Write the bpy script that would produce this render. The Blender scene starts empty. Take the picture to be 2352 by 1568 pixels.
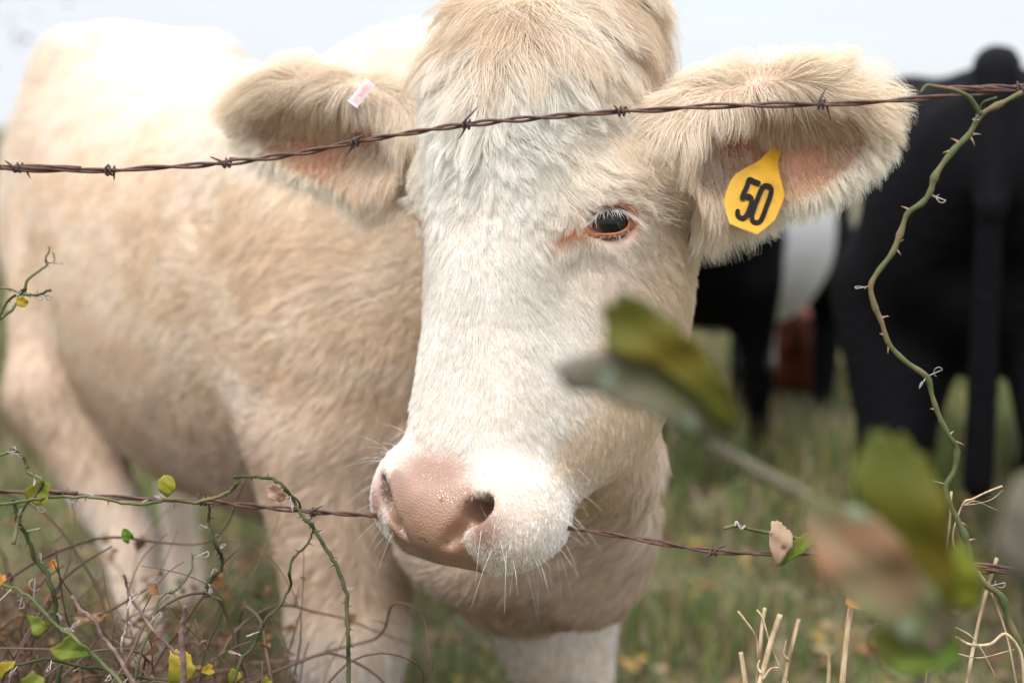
import bpy, math, random, os
import numpy as np
from mathutils import Vector, Matrix
R = math.radians
rng = np.random.default_rng(7)
random.seed(7)
scene = bpy.context.scene
col = scene.collection

# ------------------------------------------------------------------ camera
CAM = np.array([0.0, 0.0, 1.15]); PITCH = R(8.5); FPX = 3267.0
cam_d = bpy.data.cameras.new("camera"); cam = bpy.data.objects.new("camera", cam_d); col.objects.link(cam)
cam.location = CAM; cam.rotation_euler = (math.pi/2 - PITCH, 0, 0)
cam_d.sensor_width = 36.0; cam_d.lens = 36.0*FPX/2352.0
cam_d.clip_start = 0.05; cam_d.clip_end = 3000
cam_d.dof.use_dof = True; cam_d.dof.focus_distance = 1.225; cam_d.dof.aperture_fstop = 2.8
cam_d.dof.aperture_blades = 9
scene.camera = cam
FWD = np.array([0, math.cos(PITCH), -math.sin(PITCH)]); UPV = np.array([0, math.sin(PITCH), math.cos(PITCH)]); RT = np.array([1.0, 0, 0])
def P(px, py, d):
    """a point seen at pixel (px,py) of the 2352 x 1568 photograph, d metres in front of the camera"""
    return CAM + d*(FWD + (px-1176.0)/FPX*RT - (py-784.0)/FPX*UPV)

# ------------------------------------------------------------------ world, sun, exposure
SUN_EL, SUN_AZ = R(60), R(205)     # azimuth measured from +Y (behind the cow) towards +X
w = bpy.data.worlds.new("World"); scene.world = w; w.use_nodes = True
nt = w.node_tree; N = nt.nodes; L = nt.links
bg = N["Background"]; bg.inputs[1].default_value = 0.12
sky = N.new("ShaderNodeTexSky"); sky.sky_type = 'NISHITA'; sky.sun_disc = False
sky.sun_elevation = SUN_EL; sky.sun_rotation = SUN_AZ; sky.air_density = 1.0; sky.dust_density = 2.0
tc = N.new("ShaderNodeTexCoord"); mp = N.new("ShaderNodeMapping"); mp.inputs['Scale'].default_value = (1, 1, 5)
cn = N.new("ShaderNodeTexNoise"); cn.inputs['Scale'].default_value = 2.6; cn.inputs['Detail'].default_value = 4; cn.inputs['Roughness'].default_value = .5
cr = N.new("ShaderNodeValToRGB"); cr.color_ramp.elements[0].position = .36; cr.color_ramp.elements[1].position = .60
cr.color_ramp.elements[0].color = (.70, .70, .70, 1); cr.color_ramp.elements[1].color = (1, 1, 1, 1)
mx = N.new("ShaderNodeMix"); mx.data_type = 'RGBA'
L.new(tc.outputs['Generated'], mp.inputs[0]); L.new(mp.outputs[0], cn.inputs[0]); L.new(cn.outputs[0], cr.inputs[0])
L.new(cr.outputs[0], mx.inputs[0]); L.new(sky.outputs[0], mx.inputs[6])
# overcast cloud: brighter overhead than at the horizon
sx = N.new("ShaderNodeSeparateXYZ"); L.new(tc.outputs['Generated'], sx.inputs[0])
zr = N.new("ShaderNodeMapRange"); zr.inputs[1].default_value = .12; zr.inputs[2].default_value = .95; zr.inputs[3].default_value = 1.0; zr.inputs[4].default_value = 3.5
L.new(sx.outputs[2], zr.inputs[0])
vm = N.new("ShaderNodeVectorMath"); vm.operation = 'SCALE'; vm.inputs[0].default_value = (3.42, 3.54, 3.78); L.new(zr.outputs[0], vm.inputs['Scale']); L.new(vm.outputs[0], mx.inputs[7])
L.new(mx.outputs[2], bg.inputs[0])
sd = bpy.data.lights.new("sun", 'SUN'); sd.energy = 1.5; sd.angle = R(14); sd.color = (1, .95, .88)
so = bpy.data.objects.new("sun", sd); col.objects.link(so)
so.rotation_euler = (math.pi/2 - SUN_EL, 0, math.pi - SUN_AZ)
scene.view_settings.view_transform = 'Standard'; scene.view_settings.look = 'None'
scene.view_settings.exposure = 1.13; scene.view_settings.gamma = 1
scene.cycles.use_denoising = True
try: scene.cycles.denoiser = 'OPENIMAGEDENOISE'
except Exception: pass
scene.cycles.max_bounces = 10; scene.cycles.diffuse_bounces = 3; scene.cycles.glossy_bounces = 3
scene.cycles.transmission_bounces = 5; scene.cycles.transparent_max_bounces = 16
try: scene.cycles_curves.shape = 'RIBBONS'
except Exception: pass

# ------------------------------------------------------------------ helpers: noise, SDF, surface nets
def hash3(i, j, k, seed=0):
    h = (i.astype(np.int64)*73856093) ^ (j.astype(np.int64)*19349663) ^ (k.astype(np.int64)*83492791) ^ (seed*2654435761)
    h = (h ^ (h >> 13)) * 1274126177 & 0x7fffffff
    h = (h ^ (h >> 16)) * 668265263 & 0x7fffffff
    return (h & 0xffffff)/float(0xffffff)
def vnoise(p, freq, seed=0):
    """value noise in 0..1 at points p (n,3)"""
    q = p*freq; i0 = np.floor(q).astype(np.int64); f = q-i0; f = f*f*(3-2*f)
    out = 0
    for a in (0, 1):
        for b in (0, 1):
            for c in (0, 1):
                wgt = (f[:, 0] if a else 1-f[:, 0])*(f[:, 1] if b else 1-f[:, 1])*(f[:, 2] if c else 1-f[:, 2])
                out = out + wgt*hash3(i0[:, 0]+a, i0[:, 1]+b, i0[:, 2]+c, seed)
    return out
def fbm(p, freq, seed=0, octv=3):
    s = 0; a = 1; t = 0
    for o in range(octv):
        s = s + a*vnoise(p, freq*2**o, seed+o*17); t += a; a *= .5
    return s/t
def vnoise3(p, freq, seed=0):
    return np.stack([vnoise(p, freq, seed+s)-.5 for s in (1, 2, 3)], 1)
def sstep(a, b, x):
    t = np.clip((x-a)/(b-a), 0, 1); return t*t*(3-2*t)
def norm(v): return v/np.maximum(np.linalg.norm(v, axis=-1, keepdims=True), 1e-9)

def axis_coords(lo, hi, fine, coarse, ranges):
    """grid lines: step `coarse`, finer inside the given (lo, hi, step) ranges"""
    out = [lo]; x = lo
    while x < hi:
        st = coarse
        for a, b, s in ranges:
            d = max(a-x, x-b, 0.0)
            st = min(st, s + d*0.35)
        x += st; out.append(x)
    return np.array(out, np.float32)

class Field:
    def __init__(s, xs, ys, zs):
        s.xs, s.ys, s.zs = xs, ys, zs
        s.V = np.full((len(xs), len(ys), len(zs)), .2, np.float32)
    def block(s, lo, hi):
        sl = []
        for a, l, h in ((s.xs, lo[0], hi[0]), (s.ys, lo[1], hi[1]), (s.zs, lo[2], hi[2])):
            sl.append(slice(max(0, int(np.searchsorted(a, l))), int(np.searchsorted(a, h))))
        sl = tuple(sl)
        X, Y, Z = np.meshgrid(s.xs[sl[0]], s.ys[sl[1]], s.zs[sl[2]], indexing='ij')
        return sl, X, Y, Z
    def apply(s, fn, lo, hi, k=.02, mode='add'):
        sl, X, Y, Z = s.block(lo, hi)
        if X.size == 0: return
        d = fn(X, Y, Z); v = s.V[sl]
        if mode == 'add':
            h = np.clip(.5+.5*(v-d)/k, 0, 1); s.V[sl] = v+(d-v)*h - k*h*(1-h)
        else:   # carve
            d = -d; h = np.clip(.5-.5*(v-d)/k, 0, 1); s.V[sl] = v+(d-v)*h + k*h*(1-h)
    def nets(s):
        V = s.V; sg = V < 0
        c = np.zeros(tuple(n-1 for n in V.shape), np.int8)
        for a in (0, 1):
            for b in (0, 1):
                for d in (0, 1):
                    c += sg[a:V.shape[0]-1+a, b:V.shape[1]-1+b, d:V.shape[2]-1+d]
        act = (c > 0) & (c < 8)
        I, J, K = np.nonzero(act)
        idx = np.full(act.shape, -1, np.int32); idx[I, J, K] = np.arange(len(I))
        acc = np.zeros((len(I), 3)); cnt = np.zeros(len(I))
        cs = [(a, b, d) for a in (0, 1) for b in (0, 1) for d in (0, 1)]
        vals = {q: V[I+q[0], J+q[1], K+q[2]] for q in cs}
        pos = {q: np.stack([s.xs[I+q[0]], s.ys[J+q[1]], s.zs[K+q[2]]], 1).astype(np.float64) for q in cs}
        for q in cs:
            for ax in range(3):
                if q[ax] == 0:
                    r = list(q); r[ax] = 1; r = tuple(r)
                    v0, v1 = vals[q], vals[r]; m = (v0 < 0) != (v1 < 0)
                    t = np.where(m, v0/np.where(m, v0-v1, 1), 0)
                    pt = pos[q]+(pos[r]-pos[q])*t[:, None]
                    acc[m] += pt[m]; cnt[m] += 1
        verts = acc/cnt[:, None]
        faces = []
        for ax in range(3):
            o = [(1, 0, 0), (0, 1, 0), (0, 0, 1)][ax]
            n = V.shape
            A = sg[:n[0]-o[0], :n[1]-o[1], :n[2]-o[2]]; B = sg[o[0]:, o[1]:, o[2]:]
            e = A != B
            # need neighbours on the other two axes
            i, j, k = np.nonzero(e)
            u, v2 = [(1, 2), (2, 0), (0, 1)][ax]
            ijk = np.stack([i, j, k], 1)
            ok = (ijk[:, u] > 0) & (ijk[:, v2] > 0) & (ijk[:, u] < act.shape[u]) & (ijk[:, v2] < act.shape[v2])
            ijk = ijk[ok]; s0 = A[ijk[:, 0], ijk[:, 1], ijk[:, 2]]
            du = np.zeros(3, int); du[u] = 1; dv = np.zeros(3, int); dv[v2] = 1
            q = [ijk-du-dv, ijk-dv, ijk, ijk-du]
            f = np.stack([idx[t[:, 0], t[:, 1], t[:, 2]] for t in q], 1)
            f[~s0] = f[~s0][:, ::-1]
            faces.append(f)
        F = np.concatenate(faces); F = F[(F >= 0).all(1)]
        return verts, F

def ell(c, r, M=None):
    """ellipsoid: centre, radii, M rows = local axes"""
    c = np.array(c, float); r = np.array(r, float); M = np.eye(3) if M is None else np.array(M, float)
    def fn(X, Y, Z):
        dx, dy, dz = X-c[0], Y-c[1], Z-c[2]
        q = [(M[i][0]*dx+M[i][1]*dy+M[i][2]*dz) for i in range(3)]
        k0 = np.sqrt(sum((q[i]/r[i])**2 for i in range(3))); k1 = np.sqrt(sum((q[i]/r[i]**2)**2 for i in range(3)))
        return (k0*(k0-1)/np.maximum(k1, 1e-6)).astype(np.float32)
    e = np.sqrt(sum((M[i]*r[i])**2 for i in range(3)))
    return fn, c-e, c+e
def cone(a, b, r1, r2):
    a = np.array(a, float); b = np.array(b, float); ab = b-a; l2 = ab@ab
    def fn(X, Y, Z):
        dx, dy, dz = X-a[0], Y-a[1], Z-a[2]
        t = np.clip((dx*ab[0]+dy*ab[1]+dz*ab[2])/l2, 0, 1)
        return (np.sqrt((dx-t*ab[0])**2+(dy-t*ab[1])**2+(dz-t*ab[2])**2) - (r1+(r2-r1)*t)).astype(np.float32)
    rr = max(r1, r2)
    return fn, np.minimum(a, b)-rr, np.maximum(a, b)+rr
def put(F, prim, k=.02, mode='add'):
    fn, lo, hi = prim; m = k+.03
    F.apply(fn, lo-m, hi+m, k, mode)

def mesh_obj(name, verts, faces, mats=(), parent=None, smooth=True, face_mat=None):
    me = bpy.data.meshes.new(name)
    me.from_pydata([tuple(v) for v in verts] if not isinstance(verts, np.ndarray) else verts.tolist(), [], faces.tolist() if isinstance(faces, np.ndarray) else faces)
    me.validate(); me.update()
    if smooth: me.shade_smooth()
    for m in mats: me.materials.append(m)
    if face_mat is not None: me.polygons.foreach_set('material_index', np.asarray(face_mat, np.int32))
    o = bpy.data.objects.new(name, me); col.objects.link(o)
    if parent is not None: attach(o, parent)
    return o
def attach(o, parent):
    o.parent = parent
    o.matrix_parent_inverse = Matrix.Translation(-parent.location) if parent.type == 'EMPTY' else parent.matrix_world.inverted()
def thing(name, label, cat, loc, group=None, stuff=False):
    o = bpy.data.objects.new(name, None); col.objects.link(o); o.location = Vector([float(t) for t in loc]); o.empty_display_size = .1
    o['label'] = label; o['category'] = cat
    if group: o['group'] = group
    return o
def tag(o, label=None, cat=None, group=None, kind=None):
    if label: o['label'] = label
    if cat: o['category'] = cat
    if group: o['group'] = group
    if kind: o['kind'] = kind
    return o
# ------------------------------------------------------------------ cow geometry
# head frame: local x = cow's left, z = up the face to the poll, y = back into the skull
HO = P(1190, 510, 1.33)
YAW, HP, ROLL = R(-35), R(12), R(1.5)
HM = np.array((Matrix.Rotation(YAW, 3, 'Z') @ Matrix.Rotation(-HP, 3, 'X') @ Matrix.Rotation(ROLL, 3, 'Y')))   # local -> world
def H(x, y, z): return HO + HM @ np.array([x, y, z], float)
def to_head(p): return (p-HO) @ HM
HROWS = HM.T       # rows = local axes in world

def hell(c, r, rot=None):
    M = HROWS if rot is None else (HM @ np.array(rot)).T
    return ell(H(*c), r, M)
# body frame: s back along the spine from the shoulder, t towards the cow's right, z up
BO = np.array([-.085, 1.92, 0.0]); AX = norm(np.array([-.545, .84, 0])); TX = np.array([-AX[1], AX[0], 0])
def B(s, t, z): return BO + AX*s + TX*t + np.array([0, 0, z])
def to_body(p): q = p-BO; return q@AX, q@TX, q[:, 2]

def build_cow_surface():
    xs = axis_coords(-1.75, .62, 0, .02, [(-.36, .40, .0038), (.05, .15, .0028)])
    ys = axis_coords(1.0, 3.75, 0, .02, [(1.08, 1.50, .0038)])
    zs = axis_coords(-.02, 1.55, 0, .02, [(.76, 1.42, .0038)])
    F = Field(xs, ys, zs)
    # --- trunk loft
    S = np.array([-.26, -.18, -.05, .12, .35, .7, 1.0, 1.22, 1.40, 1.52, 1.58])
    TOP = np.array([.95, 1.08, 1.20, 1.25, 1.235, 1.25, 1.29, 1.35, 1.37, 1.29, 1.15])
    BOT = np.array([.82, .74, .66, .59, .51, .49, .55, .66, .80, .90, 1.0])
    WID = np.array([.06, .13, .20, .24, .285, .32, .30, .25, .20, .14, .05])
    def trunk(X, Y, Z):
        q0, q1 = X-BO[0], Y-BO[1]
        s = q0*AX[0]+q1*AX[1]; t = q0*TX[0]+q1*TX[1]
        top = np.interp(s, S, TOP); bot = np.interp(s, S, BOT); wd = np.interp(s, S, WID)
        c = (top+bot)/2+.0; hz = (top-bot)/2
        n = np.where(Z > c, 2.3, 2.1)
        r = (np.abs(t/wd)**n + np.abs((Z-c)/hz)**n)**(1/n)
        d = (r-1)*np.minimum(wd, hz)
        d = np.maximum(d, np.maximum(-.27-s, s-1.585)*.8)
        return d.astype(np.float32)
    F.apply(trunk, np.array([-1.75, 1.3, .4]), np.array([.62, 3.75, 1.5]), .05)
    a = lambda p, k=.05, mode='add': put(F, p, k, mode)
    BR = np.array([AX, TX, [0, 0, 1]])
    # shoulder masses, withers, hips, rump
    for sgn in (1, -1):
        a(ell(B(.05, .17*sgn, .88), (.17, .11, .26), BR), .08)
        a(cone(B(.0, .17*sgn, .74), B(-.03, .175*sgn, .50), .105, .075), .05)     # upper foreleg
        a(cone(B(-.03, .175*sgn, .50), B(-.04, .175*sgn, .36), .072, .058), .03)
        a(ell(B(-.045, .175*sgn, .34), (.06, .055, .065), BR), .02)               # knee
        a(cone(B(-.04, .175*sgn, .33), B(-.03, .175*sgn, .10), .045, .037), .02)
        a(cone(B(-.035, .175*sgn, .10), B(-.05, .175*sgn, .03), .045, .055), .02)
        a(ell(B(1.22, .15*sgn, 1.25), (.09, .07, .09), BR), .06)                  # hook bones
        a(ell(B(1.25, .16*sgn, .95), (.24, .12, .27), BR), .08)                   # thigh
        a(ell(B(1.02, .22*sgn, .78), (.12, .07, .16), BR), .07)                   # stifle
    st, hk, ft, hf = P(120, 900, 2.62), P(303, 1250, 2.56), P(352, 1600, 2.52), P(368, 1755, 2.49)   # near hind leg, brought forward
    a(cone(B(1.12, .17, .90), st, .115, .075), .07); a(cone(st, hk, .078, .046), .04)
    a(cone(hk, ft, .050, .030), .02); a(cone(ft, hf, .034, .045), .02)
    st, hk, ft, hf = B(1.20, -.20, .80), B(1.62, -.17, .46), B(1.58, -.17, .12), B(1.55, -.17, .03)
    a(cone(st, hk, .115, .055), .05); a(cone(hk, ft, .05, .038), .02); a(cone(ft, hf, .04, .05), .02)
    a(cone(B(.0, -.12, .78), B(-.03, -.145, .42), .125, .075), .05)
    a(ell(B(.10, 0, 1.20), (.20, .075, .085), BR), .06)                            # withers
    a(cone(B(1.50, 0, 1.30), B(1.60, 0, 1.05), .045, .035), .03)                    # tail
    a(cone(B(1.60, 0, 1.05), B(1.60, 0, .55), .03, .035), .02)
    a(ell(B(1.46, 0, 1.30), (.08, .05, .05), BR), .04)
    # neck: a thick tapering mass from behind the skull to the shoulders, dewlap and brisket
    nk0 = H(-.02, .18, .01); nk1 = B(.0, -.0, 1.0)
    for f, rz, rt, ra in ((0, .125, .08, .115), (.25, .15, .09, .13), (.5, .18, .115, .15), (.75, .22, .14, .15), (1, .25, .17, .15)):
        c = nk0+(nk1-nk0)*f
        a(ell(c, (ra, rt, rz), BR), .07)
    a(cone(H(-.01, .2, .11), B(.05, 0, 1.17), .075, .09), .06)                        # crest of the neck
    th = P(1400, 1060, 1.50); b1 = P(1385, 1200, 1.62); b2 = P(1350, 1310, 1.66); b3 = P(1180, 1290, 1.80)
    a(cone(th, b1, .040, .050), .05); a(cone(b1, b2, .055, .050), .05); a(cone(b2, b3, .050, .08), .06)
    a(cone(H(0, .12, -.12), th, .05, .05), .05)
    a(cone(P(1150, 1180, 1.72), P(1190, 1260, 1.76), .13, .09), .06)
    # --- head
    ZS = np.array([-.310, -.288, -.262, -.22, -.16, -.10, -.04, .0, .05, .10, .15, .19, .215])
    WD = np.array([.040, .060, .062, .056, .056, .064, .082, .094, .098, .092, .070, .048, .024])
    YF = np.array([-.045, -.062, -.068, -.066, -.066, -.068, -.072, -.074, -.076, -.076, -.066, -.045, -.010])
    YB = np.array([.010, .025, .035, .050, .068, .10, .145, .17, .18, .18, .16, .13, .09])
    def skull(X, Y, Z):
        dx, dy, dz = X-HO[0], Y-HO[1], Z-HO[2]
        x, y, z = [HROWS[i][0]*dx+HROWS[i][1]*dy+HROWS[i][2]*dz for i in range(3)]
        wd = np.interp(z, ZS, WD); yf = np.interp(z, ZS, YF); yb = np.interp(z, ZS, YB)
        cy = yf+(yb-yf)*.45; dp = np.where(y < cy, cy-yf, yb-cy)
        n = 2.5
        wy = wd*np.where(y > cy, 1-.25*((y-cy)/np.maximum(dp, .01)).clip(0, 1), 1)
        r = (np.abs(x/wy)**n+np.abs((y-cy)/dp)**n)**(1/n)
        d = (r-1)*np.minimum(wd, dp)
        return np.maximum(d, np.maximum(-.312-z, z-.217)*.8).astype(np.float32)
    c = H(0, .04, -.06); e = np.array([.33, .33, .36])
    F.apply(skull, c-e, c+e, .03)
    a(hell((0, .045, .178), (.053, .080, .085)), .04)             # poll dome
    a(hell((0, .0, .09), (.090, .075, .11)), .03)
    for sg in (1, -1):
        a(hell((.087*sg, .010, .022), (.040, .048, .050)), .03)     # brow above the eye
        a(hell((.086*sg, .068, -.018), (.032, .065, .075)), .03)
        a(hell((.078*sg, .090, -.085), (.048, .082, .135)), .04)    # cheek (masseter)
        a(hell((.042*sg, .016, -.18), (.024, .055, .10)), .04); a(hell((.056*sg, .060, -.135), (.030, .060, .10)), .05)      # side of the nose
        a(hell((.050*sg, -.018, -.268), (.041, .058, .050)), .025)  # muzzle side
        a(hell((.040*sg, -.052, -.258), (.032, .022, .034)), .015)  # nostril wing
        a(hell((.042*sg, .012, -.276), (.038, .055, .034)), .02)     # upper lip
    a(hell((0, -.042, -.272), (.054, .045, .045)), .02)            # nose pad
    a(hell((0, .070, -.256), (.040, .045, .022)), .015)            # chin
    a(hell((0, .07, -.19), (.058, .060, .14)), .03)               # lower jaw
    a(hell((.080, .125, .085), (.055, .08, .06)), .05); a(hell((-.07, .125, .10), (.05, .08, .07)), .05)
    # eye sockets
    for sg in (1, -1):
        put(F, hell((.107*sg, -.012, .005), (.021, .023, .0155)), .010, 'carve')
    # nostrils
    for sg in (1, -1):
        rot = np.array(Matrix.Rotation(R(38*sg), 3, 'Y'))
        put(F, hell((.052*sg, -.074, -.262), (.0105 if sg > 0 else .007, .034, .0175), rot), .005, 'carve')
        put(F, hell((.036*sg, -.083, -.283), (.0065, .020, .027), rot), .004, 'carve')
    # --- ears
    for nm, spec in EARS.items():
        base, tip, n0, ln, hw, th = spec
        ax = norm(tip-base); nn = norm(n0-ax*(n0@ax)); bb = np.cross(nn, ax)
        Mx = np.array([ax, bb, nn]); cen = (base+tip)/2
        put(F, cone(base-ax*.04, base+ax*.05, .042, .036), .03)
        put(F, ell(cen, (ln, hw, th), Mx), .025)
        put(F, ell(cen+nn*(th*.85)+ax*.02, (ln*.84, hw*.84, th*1.1), Mx), .010, 'carve')
    return F.nets()

# ears: base, tip, opening direction
EARS = {
 'right': (H(-.088, .050, .070), P(488, 255, 1.475), np.array([.10, -.92, -.28]), .118, .062, .034),
 'left':  (H(.100, .052, .072), P(2008, 283, 1.300), np.array([-.25, -.88, -.30]), .114, .068, .036),
}
cow_v, cow_f = build_cow_surface()
# ------------------------------------------------------------------ materials
def new_mat(name):
    m = bpy.data.materials.new(name); m.use_nodes = True
    return m, m.node_tree, m.node_tree.nodes['Principled BSDF']
def ramp(nt, stops):
    r = nt.nodes.new("ShaderNodeValToRGB"); e = r.color_ramp.elements
    while len(e) < len(stops): e.new(.5)
    for q, (p, c) in zip(e, stops): q.position = p; q.color = (*c, 1) if len(c) == 3 else c
    return r
def noise_mat(name, stops, scale=20, rough=.7, detail=4, bump=0, bump_scale=None, coord='Object', spec=.4, stretch=None, bdist=.002):
    m, nt, b = new_mat(name); N = nt.nodes; L = nt.links
    t = N.new("ShaderNodeTexCoord"); n = N.new("ShaderNodeTexNoise"); n.inputs['Scale'].default_value = scale; n.inputs['Detail'].default_value = detail
    src = t.outputs[coord]
    if stretch:
        mpn = N.new("ShaderNodeMapping"); mpn.inputs['Scale'].default_value = stretch; L.new(src, mpn.inputs[0]); src = mpn.outputs[0]
    L.new(src, n.inputs[0]); r = ramp(nt, stops); L.new(n.outputs[0], r.inputs[0]); L.new(r.outputs[0], b.inputs['Base Color'])
    b.inputs['Roughness'].default_value = rough; b.inputs['Specular IOR Level'].default_value = spec
    if bump:
        n2 = N.new("ShaderNodeTexNoise"); n2.inputs['Scale'].default_value = bump_scale or scale*3; L.new(src, n2.inputs[0])
        bp = N.new("ShaderNodeBump"); bp.inputs['Strength'].default_value = bump; bp.inputs['Distance'].default_value = bdist
        L.new(n2.outputs[0], bp.inputs['Height']); L.new(bp.outputs[0], b.inputs['Normal'])
    return m
def hair_mat(name, rough=.35):
    m = bpy.data.materials.new(name); m.use_nodes = True; nt = m.node_tree; N = nt.nodes; L = nt.links
    for n in list(N): N.remove(n)
    o = N.new("ShaderNodeOutputMaterial"); a = N.new("ShaderNodeAttribute"); a.attribute_name = 'fur_color'
    if HAIRMODE == 0:
        h = N.new("ShaderNodeBsdfHairPrincipled"); h.parametrization = 'COLOR'; L.new(a.outputs['Color'], h.inputs['Color'])
        h.inputs['Roughness'].default_value = rough; h.inputs['Radial Roughness'].default_value = .5
        L.new(h.outputs[0], o.inputs[0])
    else:
        d = N.new("ShaderNodeBsdfDiffuse"); t = N.new("ShaderNodeBsdfTranslucent"); g = N.new("ShaderNodeBsdfHair"); g.component = 'Reflection'
        g.inputs['RoughnessU'].default_value = .25; g.inputs['RoughnessV'].default_value = .8
        g.inputs['Color'].default_value = (.9, .9, .9, 1)
        m1 = N.new("ShaderNodeMixShader"); m1.inputs[0].default_value = .36; m2 = N.new("ShaderNodeMixShader"); m2.inputs[0].default_value = .08
        L.new(a.outputs['Color'], d.inputs[0]); L.new(a.outputs['Color'], t.inputs[0])
        L.new(d.outputs[0], m1.inputs[1]); L.new(t.outputs[0], m1.inputs[2]); L.new(m1.outputs[0], m2.inputs[1]); L.new(g.outputs[0], m2.inputs[2])
        L.new(m2.outputs[0], o.inputs[0])
    return m
HAIRMODE = 1
M_FUR = hair_mat("fur")
def add_curves(name, pts, radius, color, mat, parent):
    """pts (n,k,3), radius (n,k), color (n,3) -> one hair curves object"""
    n, k, _ = pts.shape
    hc = bpy.data.hair_curves.new(name); hc.add_curves([k]*n)
    hc.attributes['position'].data.foreach_set('vector', np.ascontiguousarray(pts, np.float32).ravel()) if 'position' in hc.attributes else hc.position_data.foreach_set('vector', np.ascontiguousarray(pts, np.float32).ravel())
    ra = hc.attributes.get('radius') or hc.attributes.new('radius', 'FLOAT', 'POINT')
    ra.data.foreach_set('value', np.ascontiguousarray(radius, np.float32).ravel())
    ca = hc.attributes.new('fur_color', 'FLOAT_COLOR', 'CURVE')
    c4 = np.ones((n, 4), np.float32); c4[:, :3] = color; ca.data.foreach_set('color', c4.ravel())
    hc.materials.append(mat)
    o = bpy.data.objects.new(name, hc); col.objects.link(o); attach(o, parent); hc.update_tag()
    return o

# ------------------------------------------------------------------ cow: skin and fur
def tri_data(v, f):
    t = np.concatenate([f[:, [0, 1, 2]], f[:, [0, 2, 3]]])
    cr = np.cross(v[t[:, 1]]-v[t[:, 0]], v[t[:, 2]]-v[t[:, 0]]); ar = np.linalg.norm(cr, axis=1)/2
    return t, norm(cr), ar
def vert_normals(v, t, cr, ar):
    n = np.zeros_like(v)
    for i in range(3):
        for c in range(3): n[:, c] += np.bincount(t[:, i], cr[:, c]*ar, len(v))
    return norm(n)
def ear_info(p):
    """for points: which ear (0 none,1 right,2 left), a (along), b (across), c (towards opening), normalised"""
    which = np.zeros(len(p), int); a = np.zeros(len(p)); b = np.zeros(len(p)); c = np.zeros(len(p)); AXS = np.zeros((len(p), 3)); BBS = np.zeros((len(p), 3)); NNS = np.zeros((len(p), 3))
    for w_, nm in ((1, 'right'), (2, 'left')):
        base, tip, n0, ln, hw, th = EARS[nm]
        ax = norm(tip-base); nn = norm(n0-ax*(n0@ax)); bb = np.cross(nn, ax)
        if bb[2] < 0: bb = -bb
        cen = (base+tip)/2; q = p-cen
        qa, qb, qc = q@ax/ln, q@bb/hw, q@nn/th
        m = (np.sqrt(qa**2+qb**2+qc**2) < 1.12) & (qa > -.72)
        which[m] = w_; a[m] = qa[m]; b[m] = qb[m]; c[m] = qc[m]; AXS[m] = ax; BBS[m] = bb; NNS[m] = nn
    return which, a, b, c, AXS, BBS, NNS
def nose_mask(h):
    """bare nose leather, in head coordinates"""
    x, y, z = h[:, 0], h[:, 1], h[:, 2]
    wd = .040+.010*np.exp(-((z+.262)/.018)**2)+.006*sstep(-.285, -.305, z)
    top = -.247+.010*(np.abs(x)/.045)**2
    m = sstep(wd+.006, wd-.003, np.abs(x)) * sstep(top+.005, top-.006, z) * sstep(.0, -.025, y-.05*sstep(-.285, -.30, z))
    return m
def pink_mask(h):
    x, y, z = h[:, 0], h[:, 1], h[:, 2]
    m = np.exp(-(x/.042)**4-(np.maximum(np.abs(z+.240)-.008, 0)/.016)**2)*sstep(-.02, -.05, y)
    m2 = np.exp(-((np.abs(x)-.061)/.015)**2-((z+.276)/.026)**2)
    return np.maximum(m*1.0, m2*1.1).clip(0, 1)
def eye_mask(h):
    x, y, z = np.abs(h[:, 0]), h[:, 1], h[:, 2]
    e = (((y+.014)/.019)**2+((z-.006)/.0145)**2)
    m = np.exp(-np.maximum(e-.9, 0)*1.6)*(x > .06)
    # tear track running forward and down from the inner corner
    t = np.clip((-.020-y)/.035, 0, 1); zz = -.002-(-.030-y)*2.6
    la = (-(y+.036)*.50-(z+.012)*.86)/.0165; lb = ((y+.036)*.86-(z+.012)*.50)/(.0080-.003*np.clip(la, -1, 1)); m2 = np.exp(-(la**4)-(lb**2))*(x > .045)
    m3 = .55*np.exp(-((z-.034-(y+.022)*.3)/.006)**2)*np.exp(-((y+.004)/.022)**2)*(x > .06)
    return np.maximum(np.maximum(m, m2), m3).clip(0, 1)
tri, tn, tarea = tri_data(cow_v, cow_f)
vn = vert_normals(cow_v, tri, tn, tarea)
NK0 = H(0, .17, .01)
def head_w(p):
    """1 on the head, 0 on the trunk"""
    h = to_head(p); d = np.maximum(h[:, 1]-.16, 0)
    return sstep(.10, .0, d)*(np.linalg.norm(p-HO, axis=1) < .48)

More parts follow.
